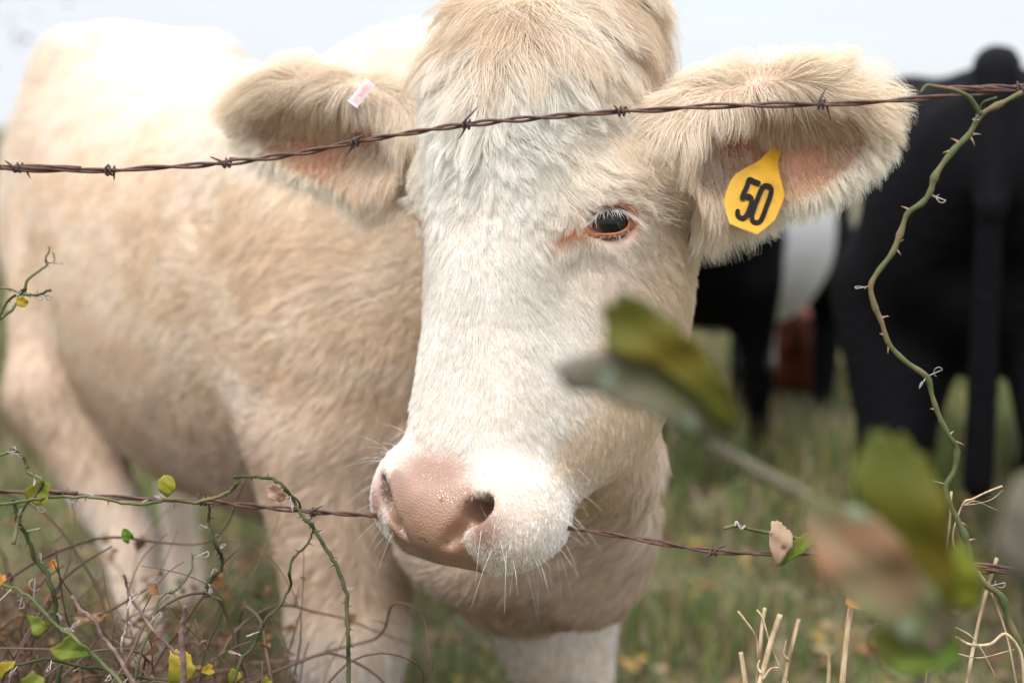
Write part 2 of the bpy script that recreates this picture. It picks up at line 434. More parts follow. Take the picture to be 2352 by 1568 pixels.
def skin_colors(v):
    h = to_head(v); hw = head_w(v)
    base = np.array([.56, .42, .31])*(1-hw[:, None])+np.array([.66, .51, .41])*hw[:, None]
    we, a, b, c, _, _, nnv = ear_info(v)
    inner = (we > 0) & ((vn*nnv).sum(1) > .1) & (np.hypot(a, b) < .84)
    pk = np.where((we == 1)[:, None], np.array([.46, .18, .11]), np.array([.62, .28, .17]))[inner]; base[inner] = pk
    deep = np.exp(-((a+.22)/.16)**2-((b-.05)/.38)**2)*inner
    base = base*(1-deep[:, None]*.8)+np.array([.22, .05, .025])*deep[:, None]*.8  # shade of the ear hollow painted into the skin as dark red
    em = eye_mask(h)*hw; base = base*(1-em[:, None])+np.array([.56, .22, .10])*em[:, None]
    pm = pink_mask(h)*hw; base = base*(1-pm[:, None])+np.array([.27, .155, .115])*pm[:, None]
    nm = nose_mask(h)*hw
    sp = sstep(.84, .90, vnoise(v, 210, 5))*.6
    nc = np.array([.34, .195, .13])*(1-.7*fbm(v, 60, 3)[:, None]*fbm(v, 20, 4)[:, None])*1.08*(1-sp[:, None])
    base = base*(1-nm[:, None])+nc*nm[:, None]
    # inside of the nostrils
    ns = np.zeros(len(v))
    for sg in (1, -1):
        d = h-np.array([.052*sg, -.060, -.262]); ns = np.maximum(ns, np.exp(-(np.linalg.norm(d/np.array([.010, .022, .016]), axis=1)**2)))
    base = base*(1-ns[:, None]*.8)+np.array([.05, .02, .015])*ns[:, None]*.8
    return base, nm
def grow(roots, nrm, direc, length, lift, k, seed, clump_size, clump, curl=.0, jitter=.12, grav=0.0, wave=0.0):
    """strands from roots; returns pts (n,k,3)"""
    n = len(roots); g = np.random.default_rng(seed)
    d = direc-nrm*(direc*nrm).sum(1, keepdims=True); d = norm(d)
    d = norm(d+g.normal(0, 1, (n, 3))*jitter); d = norm(d-nrm*(d*nrm).sum(1, keepdims=True))
    lift = np.asarray(lift)*(1+g.normal(0, .25, n)); 
    t = np.linspace(0, 1, k)[None, :, None]
    L_ = np.asarray(length)[:, None, None]
    ln = lift[:, None, None]
    # height above the skin rises quickly then lies over
    along = d[:, None, :]*L_*t*np.cos(ln*.7)
    up = nrm[:, None, :]*L_*np.sin(ln)*(1-(1-t)**1.8)*.75
    pts = roots[:, None, :]+along+up
    if wave:
        side = np.cross(nrm, d); ph = vnoise(roots, 35, seed+3)*12
        pts = pts+side[:, None, :]*(np.sin(t*5.5+ph[:, None, None])*t*L_*wave)
    if grav: pts[:, :, 2] -= (np.asarray(grav)*1.0 if np.ndim(grav) else grav)*0+0
    if clump > 0 or np.ndim(clump_size):
        cell = np.floor((roots+vnoise3(roots, 1/.03, seed+9)*clump_size*.8+10)/clump_size).astype(np.int64)
        key = (cell[:, 0]*4001+cell[:, 1])*4001+cell[:, 2]
        u, inv, cn_ = np.unique(key, return_inverse=True, return_counts=True)
        cpts = np.zeros((len(u), k, 3))
        for j in range(k):
            for c in range(3): cpts[:, j, c] = np.bincount(inv, pts[:, j, c], len(u))/cn_
        wv = (clump*(np.linspace(0, 1, k)**1.4))[None, :, None]
        if True:
            off = (g.normal(0, 1, (len(u), 3))*clump_size*.35)[inv][:, None, :]
            pts = pts*(1-wv)+(cpts[inv]+off*np.linspace(0, 1, k)[None, :, None])*wv
    return pts
def sample(density, seed, total):
    """roots on the cow: density per vertex, total count"""
    g = np.random.default_rng(seed)
    dt = density[tri].mean(1)*tarea; cdf = np.cumsum(dt); cdf /= cdf[-1]
    ti = np.searchsorted(cdf, g.random(total)); r1 = np.sqrt(g.random(total)); r2 = g.random(total)
    w_ = np.stack([1-r1, r1*(1-r2), r1*r2], 1)
    p = (cow_v[tri[ti]]*w_[:, :, None]).sum(1); n = norm((vn[tri[ti]]*w_[:, :, None]).sum(1))
    return p, n
def mixc(c, tgt, w_): return c*(1-w_[:, None])+np.array(tgt)*w_[:, None]
WHITE, CREAM, TAN, GOLD, BROWN = (.975, .94, .875), (.95, .88, .77), (.84, .70, .53), (.68, .51, .33), (.45, .31, .20)
def fur_color(p, n, seed):
    """coat colour: white blaze, cream forehead, tan cheeks/neck/body, pale legs; trunk also carries painted shade and light"""
    g = np.random.default_rng(seed)
    h = to_head(p); hw = head_w(p); s, t, z = to_body(p)
    c = np.tile(np.array(TAN), (len(p), 1))
    # trunk: mottled
    m = fbm(p*np.array([1, 1, 2.2]), 9, 31)
    c = mixc(c, (.92, .84, .74), sstep(.40, .70, m)*.75)
    c = mixc(c, (.68, .50, .35), sstep(.48, .30, m)*.4)
    c = mixc(c, (.46, .32, .22), sstep(.95, .62, z)*.65*(1-hw))  # belly shade painted into the coat as darker brown
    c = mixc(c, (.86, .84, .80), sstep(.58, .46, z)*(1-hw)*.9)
    c = mixc(c, (.94, .90, .85), sstep(1.02, 1.22, z+.12*(m-.5))*.6*(1-hw))  # bright light along the back painted in as paler hair
    # head
    ch = np.tile(np.array(TAN), (len(p), 1))
    nz = (fbm(p, 22, 8)-.5)
    front = sstep(.085, .045, np.abs(h[:, 0]+.004)+nz*.06)*sstep(.09, -.0, h[:, 1])
    ch = mixc(ch, CREAM, sstep(.02, -.06, h[:, 1]+nz*.04)*.9)
    blaze = sstep(.085, .045, np.abs(h[:, 0])+nz*.06)*sstep(.17, .09, h[:, 2])*sstep(.03, -.03, h[:, 1])*.95
    blaze = np.maximum(blaze, sstep(-.0, -.10, h[:, 2])*sstep(.035, -.015, h[:, 1]+nz*.04)*.97)
    blaze = np.maximum(blaze, sstep(-.20, -.25, h[:, 2])*sstep(.10, .06, h[:, 1]))
    ch = mixc(ch, WHITE, blaze)
    eye = np.exp(-(((h[:, 1]+.010)/.045)**2+((h[:, 2]+.005)/.045)**2))*(np.abs(h[:, 0]) > .06)
    ch = mixc(ch, (.92, .86, .80), eye*.9)
    ch = mixc(ch, GOLD, sstep(.10, .17, h[:, 2]+nz*.08)*.55)
    c = c*(1-hw[:, None])+ch*hw[:, None]
    we = ear_info(p)[0] > 0
    c[we] = np.array([.80, .62, .42])
    c *= (1+g.normal(0, .10, len(p)))[:, None]
    c *= (1-(.18-.10*hw)*sstep(.45, .75, vnoise(p, 150, 12)))[:, None]
    c = mixc(c, BROWN, (g.random(len(p)) < .05)*(.55-.35*hw))
    return c.clip(0.02, .97)
def head_dir(p, n):
    h = to_head(p); x, y, z = h.T
    wh = np.array([.012, .21])
    dx = (x-wh[0])*1.5; dz = (z-wh[1])
    r = np.sqrt(dx**2+dz**2)+.01
    d = np.stack([dx/r, np.zeros(len(p)), dz/r], 1)
    nl = n @ HM
    side = np.abs(nl[:, 0])
    d[:, 1] += side*.9*sstep(-.25, -.1, z)+.1
    d[:, 0] += np.sign(x)*.35*sstep(.02, .06, np.abs(x))*sstep(-.05, .05, z)
    # around the eye hair runs outwards from it
    for sg in (1, -1):
        q = h-np.array([.108*sg, -.012, 0]); rr = np.linalg.norm(q, axis=1); w_ = np.exp(-(rr/.035)**2)*1.2
        d += norm(q)*w_[:, None]
    d = d+vnoise3(p, 22, 60)*np.where(z > -.05, 1.1, .6)[:, None]+vnoise3(p, 60, 70)*np.where(z > -.05, .7, .45)[:, None]
    return d @ HM.T
def body_dir(p, n):
    s, t, z = to_body(p)
    d = AX[None, :]*.9+np.array([0, 0, -1.0])*.55
    leg = sstep(.62, .5, z)
    d = d*(1-leg[:, None])+np.array([0, 0, -1.0])*leg[:, None]
    d = d+vnoise3(p, 6, 80)*1.3+vnoise3(p, 20, 90)*.7
    return d

def build_fur(cow):
    h = to_head(cow_v); hw = head_w(cow_v); we, ea, eb, ec, ax, bb, nn = ear_info(cow_v)
    nose = nose_mask(h)*hw; pk = pink_mask(h)*hw; em = eye_mask(h)*hw; ear = we > 0
    cav = sstep(.0, .3, np.abs(ec))*0+1
    # visible side first: skip what faces far away from any nearby viewpoint
    toc = norm(CAM-cow_v); fac = (vn*toc).sum(1)
    vis = np.where(fac > -.55, 1.0, .12)
    q = h-np.array([.101, 0, 0])*np.sign(h[:, :1])
    ball = (np.linalg.norm(q/np.array([1, 1, 1]), axis=1) < .021)
    # --- head coat
    dens = hw*vis*(~ear)*(1-sstep(.25, .75, nose))*(1-.70*pk)*(1-.93*em)*(~ball)
    p, n = sample(dens, 11, int(260000*FD)); hh = to_head(p); z = hh[:, 2]; pkp = pink_mask(hh); emp = eye_mask(hh)
    L_ = .009+.005*sstep(-.20, -.05, z)+.006*sstep(-.02, .08, z)+.010*sstep(.06, .14, z)
    L_ = L_*(1-.55*pkp)*(1-.55*emp)*(1-.5*sstep(-.20, -.25, z))
    L_ = L_*(1-.35*np.exp(-(((hh[:, 1]+.012)/.035)**2+(z/.035)**2)))
    back = sstep(.05, .12, hh[:, 1]); L_ += back*.006
    g = np.random.default_rng(5); L_ = L_*(.75+.5*g.random(len(p)))
    lift = .18+.12*sstep(0.02, .12, z)+.1*sstep(-.26, -.3, z)
    up_ = z > -.03
    L_ = L_*(1+.2*sstep(-.02, .06, z))
    pts = grow(p, n, head_dir(p, n), L_, lift, 6, 21, .006, .38, jitter=.13, wave=.04)
    pts[up_] = grow(p[up_], n[up_], head_dir(p[up_], n[up_]), L_[up_], lift[up_]*1.15, 6, 26, .009, .45, jitter=.15, wave=.08)
    c = fur_color(p, n, 1); c = mixc(c, (.42, .28, .22), pkp*.55*sstep(-.30, -.27, z)); c = mixc(c, (.70, .38, .22), emp*.5)
    tt = np.linspace(0, 1, 6)[None, :]; rad = (.00014*(.7+.6*g.random(len(p))))[:, None]*(1-.75*tt**1.5)
    allp, allr, allc = [pts], [rad], [c]
    # --- poll: long locks parting at the whorl
    hw2 = hw*vis*(~ear)*np.maximum(sstep(.045, .16, h[:, 2]), .8*sstep(.0, .06, h[:, 2])*sstep(.040, .020, np.abs(h[:, 0])))*sstep(.16, .10, h[:, 1])
    p, n = sample(hw2, 12, int(34000*FD)); hh = to_head(p)
    L_ = (.018+.056*sstep(.03, .18, hh[:, 2]+.05*(vnoise(p, 45, 61)-.5)))*(.45+.9*g.random(len(p)))*(.65+.7*vnoise(p, 55, 62))*(1-.35*sstep(.035, .075, np.abs(hh[:, 0])))
    d = head_dir(p, n); hx = hh[:, 0]
    d = d+(HM @ np.array([1.0, 0, 0]))[None, :]*(np.sign(hx-.0)*1.0*sstep(0, .03, np.abs(hx))*sstep(.08, .15, hh[:, 2]))[:, None]
    pts = grow(p, n, d, L_, .38, 6, 22, .014, .82, jitter=.22, wave=.14)
    pts[:, :, 2] -= (np.linspace(0, 1, 6)**2)[None, :]*L_[:, None]*.25
    c = fur_color(p, n, 2); c = mixc(c, (.60, .43, .26), sstep(.46, .70, vnoise(p, 75, 48))*sstep(.07, .14, hh[:, 2])*.55); c = mixc(c, WHITE, np.maximum(sstep(.5, .7, vnoise(p, 60, 44))*.5, sstep(.14, .08, hh[:, 2])*.9))
    allp.append(pts); allr.append((.00020*(.7+.6*g.random(len(p))))[:, None]*(1-.75*tt**1.5)); allc.append(c)
    # --- ears
    p, n = sample(ear*vis*1.0, 13, int(60000*FD)); we, ea, eb, ec, ax, bb, nn = ear_info(p)
    inner = ((n*nn).sum(1) > .15) & (we > 0)
    rimr = np.sqrt(ea**2+eb**2)
    deep = np.exp(-((ea+.12)/.25)**2-((eb-.12)/.42)**2)*inner
    low = np.exp(-((ea-.22)/.45)**2-((eb+.30)/.42)**2)*inner
    keep = g.random(len(p)) > np.maximum(deep*.97, low*.78)
    p, n, ea, eb, ec, ax, bb, nn, inner, rimr = [q_[keep] for q_ in (p, n, ea, eb, ec, ax, bb, nn, inner, rimr)]
    radial = norm(ax*ea[:, None]+bb*eb[:, None]*1.2)
    down = np.array([0, 0, -1.0])
    din = ax*(.30+.3*ea[:, None])+down*1.0+nn*.35
    dout = ax*.7+radial*.7
    rim = sstep(.74, .98, rimr)[:, None]
    hang = (sstep(-.1, -.5, eb)*sstep(.15, -.25, ea))[:, None]
    d = np.where(inner[:, None], din*(1-rim*.7)+radial*rim, dout*(1-rim*.5)+radial*rim)
    d = norm(d)*(1-hang)+norm(ax*.15+down+nn*.2)*hang
    L_ = np.where(inner, .014+.022*sstep(.0, .5, eb)+.016*sstep(.1, -.5, ea), .010)+rim[:, 0]*.004+rim[:, 0]*sstep(-.1, .5, ea)*.008+hang[:, 0]*.012-.006*low[keep]
    L_ = L_*(.6+.7*g.random(len(p)))*(1-.85*np.exp(-((ea+.28)/.24)**2-((eb-.25)/.5)**2)*inner)
    d = d+vnoise3(p, 30, 95)*.8
    pts = grow(p, n, d, L_, np.where(inner, .62, .35), 6, 23, .008, .6, jitter=.2, wave=.08)
    pts[:, :, 2] -= (np.linspace(0, 1, 6)**2)[None, :]*L_[:, None]*.25
    allp.append(pts); allr.append((.00015*(.7+.6*g.random(len(p))))[:, None]*(1-.75*tt**1.5)); cin = inner & (rimr < .80); ce = fur_color(p, n, 3); ce[cin] = ce[cin]*np.array([.84, .76, .70]); allc.append(mixc(ce, (.97, .92, .82), np.maximum(np.where(cin, 0, .35+.6*sstep(.1, -.5, eb)), (g.random(len(p)) < .28+.3*sstep(.1, -.4, ea))*.7)))
    o1 = add_curves("fur", np.concatenate(allp), np.concatenate(allr), np.concatenate(allc), M_FUR, cow)
    # --- trunk, neck and legs
    dens = (1-hw)*vis*(~ear)*np.where(cow_v[:, 1] < 2.1, 1.6, 1.0)
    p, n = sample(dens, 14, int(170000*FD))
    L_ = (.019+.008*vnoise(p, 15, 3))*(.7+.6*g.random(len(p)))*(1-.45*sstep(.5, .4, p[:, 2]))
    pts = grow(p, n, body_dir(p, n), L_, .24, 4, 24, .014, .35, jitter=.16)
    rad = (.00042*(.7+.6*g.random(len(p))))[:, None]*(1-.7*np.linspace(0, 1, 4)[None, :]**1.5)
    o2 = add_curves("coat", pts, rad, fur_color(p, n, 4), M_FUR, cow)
    return o1, o2
FD = 1.0

def skin_material():
    m, nt, b = new_mat("cow_skin"); N = nt.nodes; L = nt.links
    a = N.new("ShaderNodeAttribute"); a.attribute_name = 'skin'; L.new(a.outputs['Color'], b.inputs['Base Color'])
    lt = N.new("ShaderNodeAttribute"); lt.attribute_name = 'leather'
    mr = N.new("ShaderNodeMapRange"); mr.inputs[3].default_value = .75; mr.inputs[4].default_value = .26; L.new(lt.outputs['Fac'], mr.inputs[0]); L.new(mr.outputs[0], b.inputs['Roughness'])
    t = N.new("ShaderNodeTexCoord"); v = N.new("ShaderNodeTexVoronoi"); v.feature = 'DISTANCE_TO_EDGE'; v.inputs['Scale'].default_value = 330
    L.new(t.outputs['Object'], v.inputs['Vector'])
    r = ramp(nt, [(0, (0, 0, 0)), (.25, (1, 1, 1))]); L.new(v.outputs['Distance'], r.inputs[0])
    mu = N.new("ShaderNodeMath"); mu.operation = 'MULTIPLY'; L.new(r.outputs[0], mu.inputs[0]); L.new(lt.outputs['Fac'], mu.inputs[1])
    bp = N.new("ShaderNodeBump"); bp.inputs['Strength'].default_value = .45; bp.inputs['Distance'].default_value = .0008
    L.new(mu.outputs[0], bp.inputs['Height']); L.new(bp.outputs[0], b.inputs['Normal'])
    mc = N.new('ShaderNodeMath'); mc.operation = 'MULTIPLY'; mc.inputs[1].default_value = .45; L.new(lt.outputs['Fac'], mc.inputs[0]); L.new(mc.outputs[0], b.inputs['Coat Weight']); b.inputs['Coat Roughness'].default_value = .25
    return m
cow = thing('cow', 'cream coloured cow with a pale face and tagged ears looking through the barbed wire', 'cow', (BO[0], BO[1], 0))
body = mesh_obj('body', cow_v, cow_f, [skin_material()], cow)
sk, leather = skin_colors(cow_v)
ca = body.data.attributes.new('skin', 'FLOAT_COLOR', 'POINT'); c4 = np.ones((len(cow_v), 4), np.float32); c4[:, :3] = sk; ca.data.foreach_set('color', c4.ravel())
la = body.data.attributes.new('leather', 'FLOAT', 'POINT'); la.data.foreach_set('value', leather.astype(np.float32))
build_fur(cow)
# ------------------------------------------------------------------ eyes, lashes, whiskers
from mathutils.bvhtree import BVHTree
sel = np.linalg.norm(cow_v-HO, axis=1) < .35
fs = cow_f[sel[cow_f].all(1)]
head_bvh = BVHTree.FromPolygons(cow_v.tolist(), fs.tolist())
def eye_material():
    m, nt, b = new_mat("eyeball"); N = nt.nodes; L = nt.links
    a = N.new("ShaderNodeAttribute"); a.attribute_name = 'tint'; L.new(a.outputs['Color'], b.inputs['Base Color'])
    b.inputs['Roughness'].default_value = .12; b.inputs['Coat Weight'].default_value = .35; b.inputs['Specular IOR Level'].default_value = .2; b.inputs['Coat Roughness'].default_value = .03
    return m
M_EYE = eye_material()
M_LID = noise_mat("eyelid_skin", [(.3, (.34, .115, .055)), (.7, (.52, .21, .11))], scale=120, rough=.45, bump=.4, bump_scale=500, bdist=.0005)
M_LASH = hair_mat("lash_hair")
lash_p, lash_r, lash_c = [], [], []
for sg in (1, -1):
    en = norm(HM @ np.array([.76*sg, -.65, .04])); ev = norm(HM @ np.array([0, 0, 1.0])-en*((HM @ np.array([0, 0, 1.0])) @ en))
    eu = np.cross(en, ev)*(1 if sg > 0 else -1)
    if (eu @ (HM @ np.array([0, 1.0, 0]))) < 0: eu = -eu         # towards the ear
    C = H(.0945*sg, -.0005, .005); rb = .0225
    # ball
    gaze = norm(en+ev*.05+eu*.16)
    g1 = norm(np.cross(gaze, ev)); g2 = np.cross(gaze, g1)
    V = []; T = []; nr, ns = 28, 40
    for i in range(nr+1):
        th = math.pi*i/nr
        for j in range(ns):
            ph = 2*math.pi*j/ns
            V.append(C+rb*(math.cos(th)*gaze+math.sin(th)*(math.cos(ph)*g1+math.sin(ph)*g2)))
            d = math.degrees(th)
            if d < 26: T.append((.004, .004, .005))
            elif d < 42: T.append((.018, .009, .006))
            elif d < 47: T.append((.10, .055, .035))
            else: T.append((.16, .10, .08))
    Fq = [(i*ns+j, (i+1)*ns+j, (i+1)*ns+(j+1) % ns, i*ns+(j+1) % ns) for i in range(nr) for j in range(ns)]
    eb_ = mesh_obj("eye", np.array(V), Fq, [M_EYE], cow)
    at = eb_.data.attributes.new('tint', 'FLOAT_COLOR', 'POINT'); at.data.foreach_set('color', np.array([(*t_, 1) for t_ in T], np.float32).ravel())
    # lids: a ring lofted from the opening to the skin
    nj = 48; rings = []
    def open_uv(th, k=1.0):
        u = .0175*math.cos(th)*k; v = (.0106 if math.sin(th) > 0 else .0106)*math.sin(th)*k
        v += -.0030*max(0, -math.cos(th))**2*k; ct, st_ = math.cos(.26), math.sin(.26); u, v = u*ct-v*st_, u*st_+v*ct
        return u, v
    for ri, (k, hgt) in enumerate(((.98, -.0005), (1.0, .0015), (1.10, .0032), (1.22, .0024), (1.42, .0008), (1.7, -.003))):
        ring = []
        for j in range(nj):
            th = 2*math.pi*j/nj; u, v = open_uv(th, k)
            hb = math.sqrt(max(rb**2-u*u-v*v, 0)) if u*u+v*v < rb**2 else 0
            hit = head_bvh.ray_cast(Vector(C+eu*u+ev*v+en*.07), Vector(-en))[0]
            hh_ = float((np.array(hit)-C) @ en) if hit is not None else 0
            if ri < 3: q = C+eu*u+ev*v+en*(hb+hgt)
            elif ri == 3: q = C+eu*u+ev*v+en*(max(hb, hh_*.5+rb*.38)+hgt)
            else: q = C+eu*u+ev*v+en*(max(hh_, hb*.9)+hgt)
            ring.append(q)
        rings.append(ring)
    V = np.array([q for r_ in rings for q in r_])
    Fq = [(i*nj+j, i*nj+(j+1) % nj, (i+1)*nj+(j+1) % nj, (i+1)*nj+j) for i in range(len(rings)-1) for j in range(nj)]
    if sg > 0: Fq = [f[::-1] for f in Fq]
    mesh_obj("eyelid", V, Fq, [M_LID], cow)
    # lashes on the upper lid, fine hairs on both lids
    g = np.random.default_rng(3)
    for j in range(420):
        up = j < 150
        th = R(g.uniform(8, 165)) if up else R(g.uniform(0, 360))
        u, v = open_uv(th, 1.05 if up else g.uniform(1.12, 1.7)); rr = math.sqrt(max(rb**2-u*u-v*v, 1e-6))
        q = C+eu*u+ev*v+en*(rr+.003)
        if not up:
            hit = head_bvh.ray_cast(Vector(C+eu*u+ev*v+en*.07), Vector(-en))[0]
            if hit is not None and (np.array(hit)-C)@en > rr: q = np.array(hit)
        if up:
            d = norm(en*.85-ev*(.15+.25*g.random())+eu*(.7*math.cos(th)+g.normal(0, .28))+HM @ np.array([0, -.1, 0])); ln = g.uniform(.008, .022)*(1 if g.random() < .7 else .6)
            bend = -ev*.25
            rad = .00020
        else:
            d = norm(en*.2+eu*math.cos(th)*.8+ev*math.sin(th)*.8+g.normal(0, .2, 3)); ln = g.uniform(.003, .006); bend = en*-.1; rad = .00009
        t = np.linspace(0, 1, 6)[:, None]
        lash_p.append(q+d*ln*t+bend*ln*t**2); lash_r.append(rad*(1-.8*t[:, 0])); lash_c.append(np.array([.88, .84, .78])*g.uniform(.85, 1.05))
add_curves("eyelash", np.array(lash_p), np.array(lash_r), np.array(lash_c).clip(0, 1), M_LASH, cow)
# whiskers on lips and chin, a few long hairs over the brows
wp, wr, wc = [], [], []; g = np.random.default_rng(9)
for _ in range(90):
    sg = 1 if g.random() < .5 else -1
    o_ = H(sg*g.uniform(.03, .085), g.uniform(-.06, .05), g.uniform(-.31, -.22)); c0 = H(0, 0, -.27)
    loc, nn_, _, dist = head_bvh.ray_cast(Vector(o_+norm(o_-c0)*.15), Vector(norm(c0-o_)))
    if loc is None: continue
    q = np.array(loc); d = norm(np.array(nn_)*1.0+g.normal(0, .25, 3)+HM @ np.array([0, 0, -.5])); ln = g.uniform(.015, .05)
    t = np.linspace(0, 1, 6)[:, None]
    wp.append(q+d*ln*t+np.array([0, 0, -1])*ln*.25*t**2); wr.append(.00016*(1-.8*t[:, 0])); wc.append((.9, .87, .8))
for _ in range(60):
    sg = 1 if g.random() < .6 else -1
    q0 = H(.14*sg, g.uniform(-.03, .03), g.uniform(.01, .05)); loc, nn_, _, dist = head_bvh.ray_cast(Vector(q0), Vector(-HM @ np.array([1.0*sg, 0, 0])))
    if loc is None: continue
    q = np.array(loc); d = norm(np.array(nn_)*.7+HM @ np.array([0.2*sg, .5, .1])+g.normal(0, .3, 3)); ln = g.uniform(.02, .045)
    t = np.linspace(0, 1, 6)[:, None]; wp.append(q+d*ln*t+np.array([0, 0, -1])*ln*.2*t**2); wr.append(.00014*(1-.8*t[:, 0])); wc.append((.85, .78, .66))
add_curves("whisker", np.array(wp), np.array(wr), np.array(wc), M_LASH, cow)
# ------------------------------------------------------------------ mesh helpers for wires, vines, leaves
def smooth_path(pts, per=6):
    pts = [np.array(p, float) for p in pts]
    P_ = [2*pts[0]-pts[1]]+pts+[2*pts[-1]-pts[-2]]; out = []
    for i in range(1, len(P_)-2):
        p0, p1, p2, p3 = P_[i-1:i+3]
        for t in np.linspace(0, 1, per, endpoint=False):
            out.append(.5*((2*p1)+(-p0+p2)*t+(2*p0-5*p1+4*p2-p3)*t*t+(-p0+3*p1-3*p2+p3)*t**3))
    out.append(pts[-1]); return np.array(out)
def tube_geo(path, rad, sides=8, cap=True):
    path = np.asarray(path); n = len(path); rad = np.broadcast_to(np.asarray(rad, float), (n,))
    tg = norm(np.gradient(path, axis=0)); up = np.array([0.13, .2, .97]) if abs(tg[0][2]) < .9 else np.array([1.0, .1, 0])
    V = []; u = norm(np.cross(tg[0], up))
    for i in range(n):
        u = norm(u-tg[i]*(u@tg[i])); v = np.cross(tg[i], u)
        a = np.arange(sides)*2*math.pi/sides
        V.append(path[i]+rad[i]*(np.cos(a)[:, None]*u+np.sin(a)[:, None]*v))
    V = np.concatenate(V)
    F = [(i*sides+j, i*sides+(j+1) % sides, (i+1)*sides+(j+1) % sides, (i+1)*sides+j) for i in range(n-1) for j in range(sides)]
    if cap: F += [tuple(range(sides))[::-1], tuple((n-1)*sides+j for j in range(sides))]
    return V, F
class Geo:
    def __init__(s): s.V = []; s.F = []; s.n = 0
    def add(s, VF):
        V, F = VF; s.V.append(np.asarray(V)); s.F += [tuple(i+s.n for i in f) for f in F]; s.n += len(V); return s
    def obj(s, name, mat, parent=None, smooth=True): return mesh_obj(name, np.concatenate(s.V), s.F, [mat], parent, smooth)
M_RUST = noise_mat("rusty_wire", [(.25, (.035, .022, .020)), (.5, (.085, .042, .030)), (.75, (.16, .065, .038))], scale=160, rough=.75, bump=.6, bump_scale=900, bdist=.0006)
M_RUST2 = noise_mat("dark_barb_steel", [(.3, (.030, .024, .026)), (.7, (.10, .06, .05))], scale=200, rough=.6, bump=.5, bump_scale=900, bdist=.0006)

def barbed_wire(name, label, pix, depth, barbs, lat_ext):
    pts = [P(x, y, d if d else depth) for x, y, d in pix]
    L0 = pts[0]+norm(pts[0]-pts[1])*lat_ext; L1 = pts[-1]+norm(pts[-1]-pts[-2])*lat_ext
    L0[2] = pts[0][2]+.01; L1[2] = pts[-1][2]+.02
    path = smooth_path([L0]+pts+[L1], 26)
    root = thing(name, label, 'wire', path[len(path)//2], 'barbed wires of the fence')
    seg = np.concatenate([[0], np.cumsum(np.linalg.norm(np.diff(path, axis=0), axis=1))])
    m = int(seg[-1]/.0035); ss = np.linspace(0, seg[-1], m); path = np.stack([np.interp(ss, seg, path[:, c]) for c in range(3)], 1)
    tg = norm(np.gradient(path, axis=0)); u = norm(np.cross(tg, np.array([0, 1, 0.]))); v = np.cross(tg, u)
    ph = np.cumsum(np.full(m, .0035*2*math.pi/.075)*(1+.35*np.sin(ss*9)))+1
    for k in (0, 1):
        a = ph+k*math.pi; r0 = .00135
        pth = path+(np.cos(a)[:, None]*u+np.sin(a)[:, None]*v)*r0*(1.05+.25*np.sin(ss*31+k)[:, None])
        Geo().add(tube_geo(pth, .00125, 7)).obj("strand", M_RUST, root)
    for (x, y, d, x1, y1, x2, y2) in barbs:
        c = P(x, y, d); i = int(np.argmin(np.linalg.norm(path-c, axis=1))); c = path[i]; t = tg[i]; uu, vv = u[i], v[i]
        d_ = np.linalg.norm(c-CAM)
        dd = (c-CAM)@FWD
        a1 = P(x1, y1, dd-.004); a2 = P(x2, y2, dd+.003)
        turns = []
        for q in np.linspace(0, 1, 26):
            a = q*2*math.pi*1.75+1.2; turns.append(c+t*(q-.5)*.0065+(uu*math.cos(a)+vv*math.sin(a))*.0036)
        pth = [a1, a1*.35+turns[0]*.65]+turns+[a2*.35+turns[-1]*.65, a2]
        pth = smooth_path(pth, 3); n = len(pth); rr = np.full(n, .0010); rr[:3] = (.0003, .0007, .0009); rr[-3:] = (.0009, .0007, .0003)
        Geo().add(tube_geo(pth, rr, 6)).obj("barb", M_RUST2, root)
    return root
TOPW = [(-60, 384), (0, 385), (60, 388), (130, 391), (255, 392), (330, 387), (430, 381), (520, 374), (600, 365), (700, 350), (770, 335), (825, 325), (900, 312), (1000, 296), (1070, 287), (1150, 278), (1250, 270), (1350, 262), (1425, 256), (1500, 253), (1600, 246), (1700, 243), (1800, 241), (1890, 240), (2000, 235), (2120, 226), (2200, 218), (2290, 210), (2352, 204), (2420, 198)]
barbed_wire('barbed_wire', 'upper rusty barbed wire crossing in front of the cow forehead and ears', [(x, y, 1.15) for x, y in TOPW], 1.15,
    [(40, 386, 1.15, 10, 368, 70, 410), (255, 392, 1.15, 250, 376, 262, 414), (525, 374, 1.15, 482, 360, 562, 366), (820, 326, 1.15, 840, 308, 794, 360), (1073, 287, 1.15, 1099, 244, 1054, 320), (1425, 256, 1.15, 1409, 242, 1447, 262), (1888, 240, 1.15, 1898, 202, 1909, 277), (2342, 206, 1.15, 2337, 186, 2352, 218)], 1.1)
LOW = [(-60, 1128, 1.27), (60, 1132, 1.27), (200, 1138, 1.27), (330, 1145, 1.27), (470, 1150, 1.27), (560, 1160, 1.27), (650, 1168, 1.275), (720, 1175, 1.28), (845, 1183, 1.30), (1000, 1192, 1.325), (1150, 1200, 1.325), (1300, 1212, 1.30), (1400, 1226, 1.285), (1480, 1240, 1.27), (1560, 1254, 1.26), (1640, 1265, 1.25), (1700, 1270, 1.25), (1860, 1271, 1.25), (2000, 1274, 1.25), (2130, 1281, 1.25), (2240, 1296, 1.25), (2352, 1306, 1.25), (2420, 1310, 1.25)]
barbed_wire('barbed_wire', 'lower rusty barbed wire running behind the cow muzzle and through the brambles', LOW, 1.25,
    [(470, 1150, 1.27, 455, 1132, 480, 1172), (725, 1175, 1.28, 744, 1160, 712, 1194), (1642, 1265, 1.25, 1626, 1280, 1668, 1252), (2110, 1280, 1.25, 2100, 1262, 2122, 1298)], 1.1)
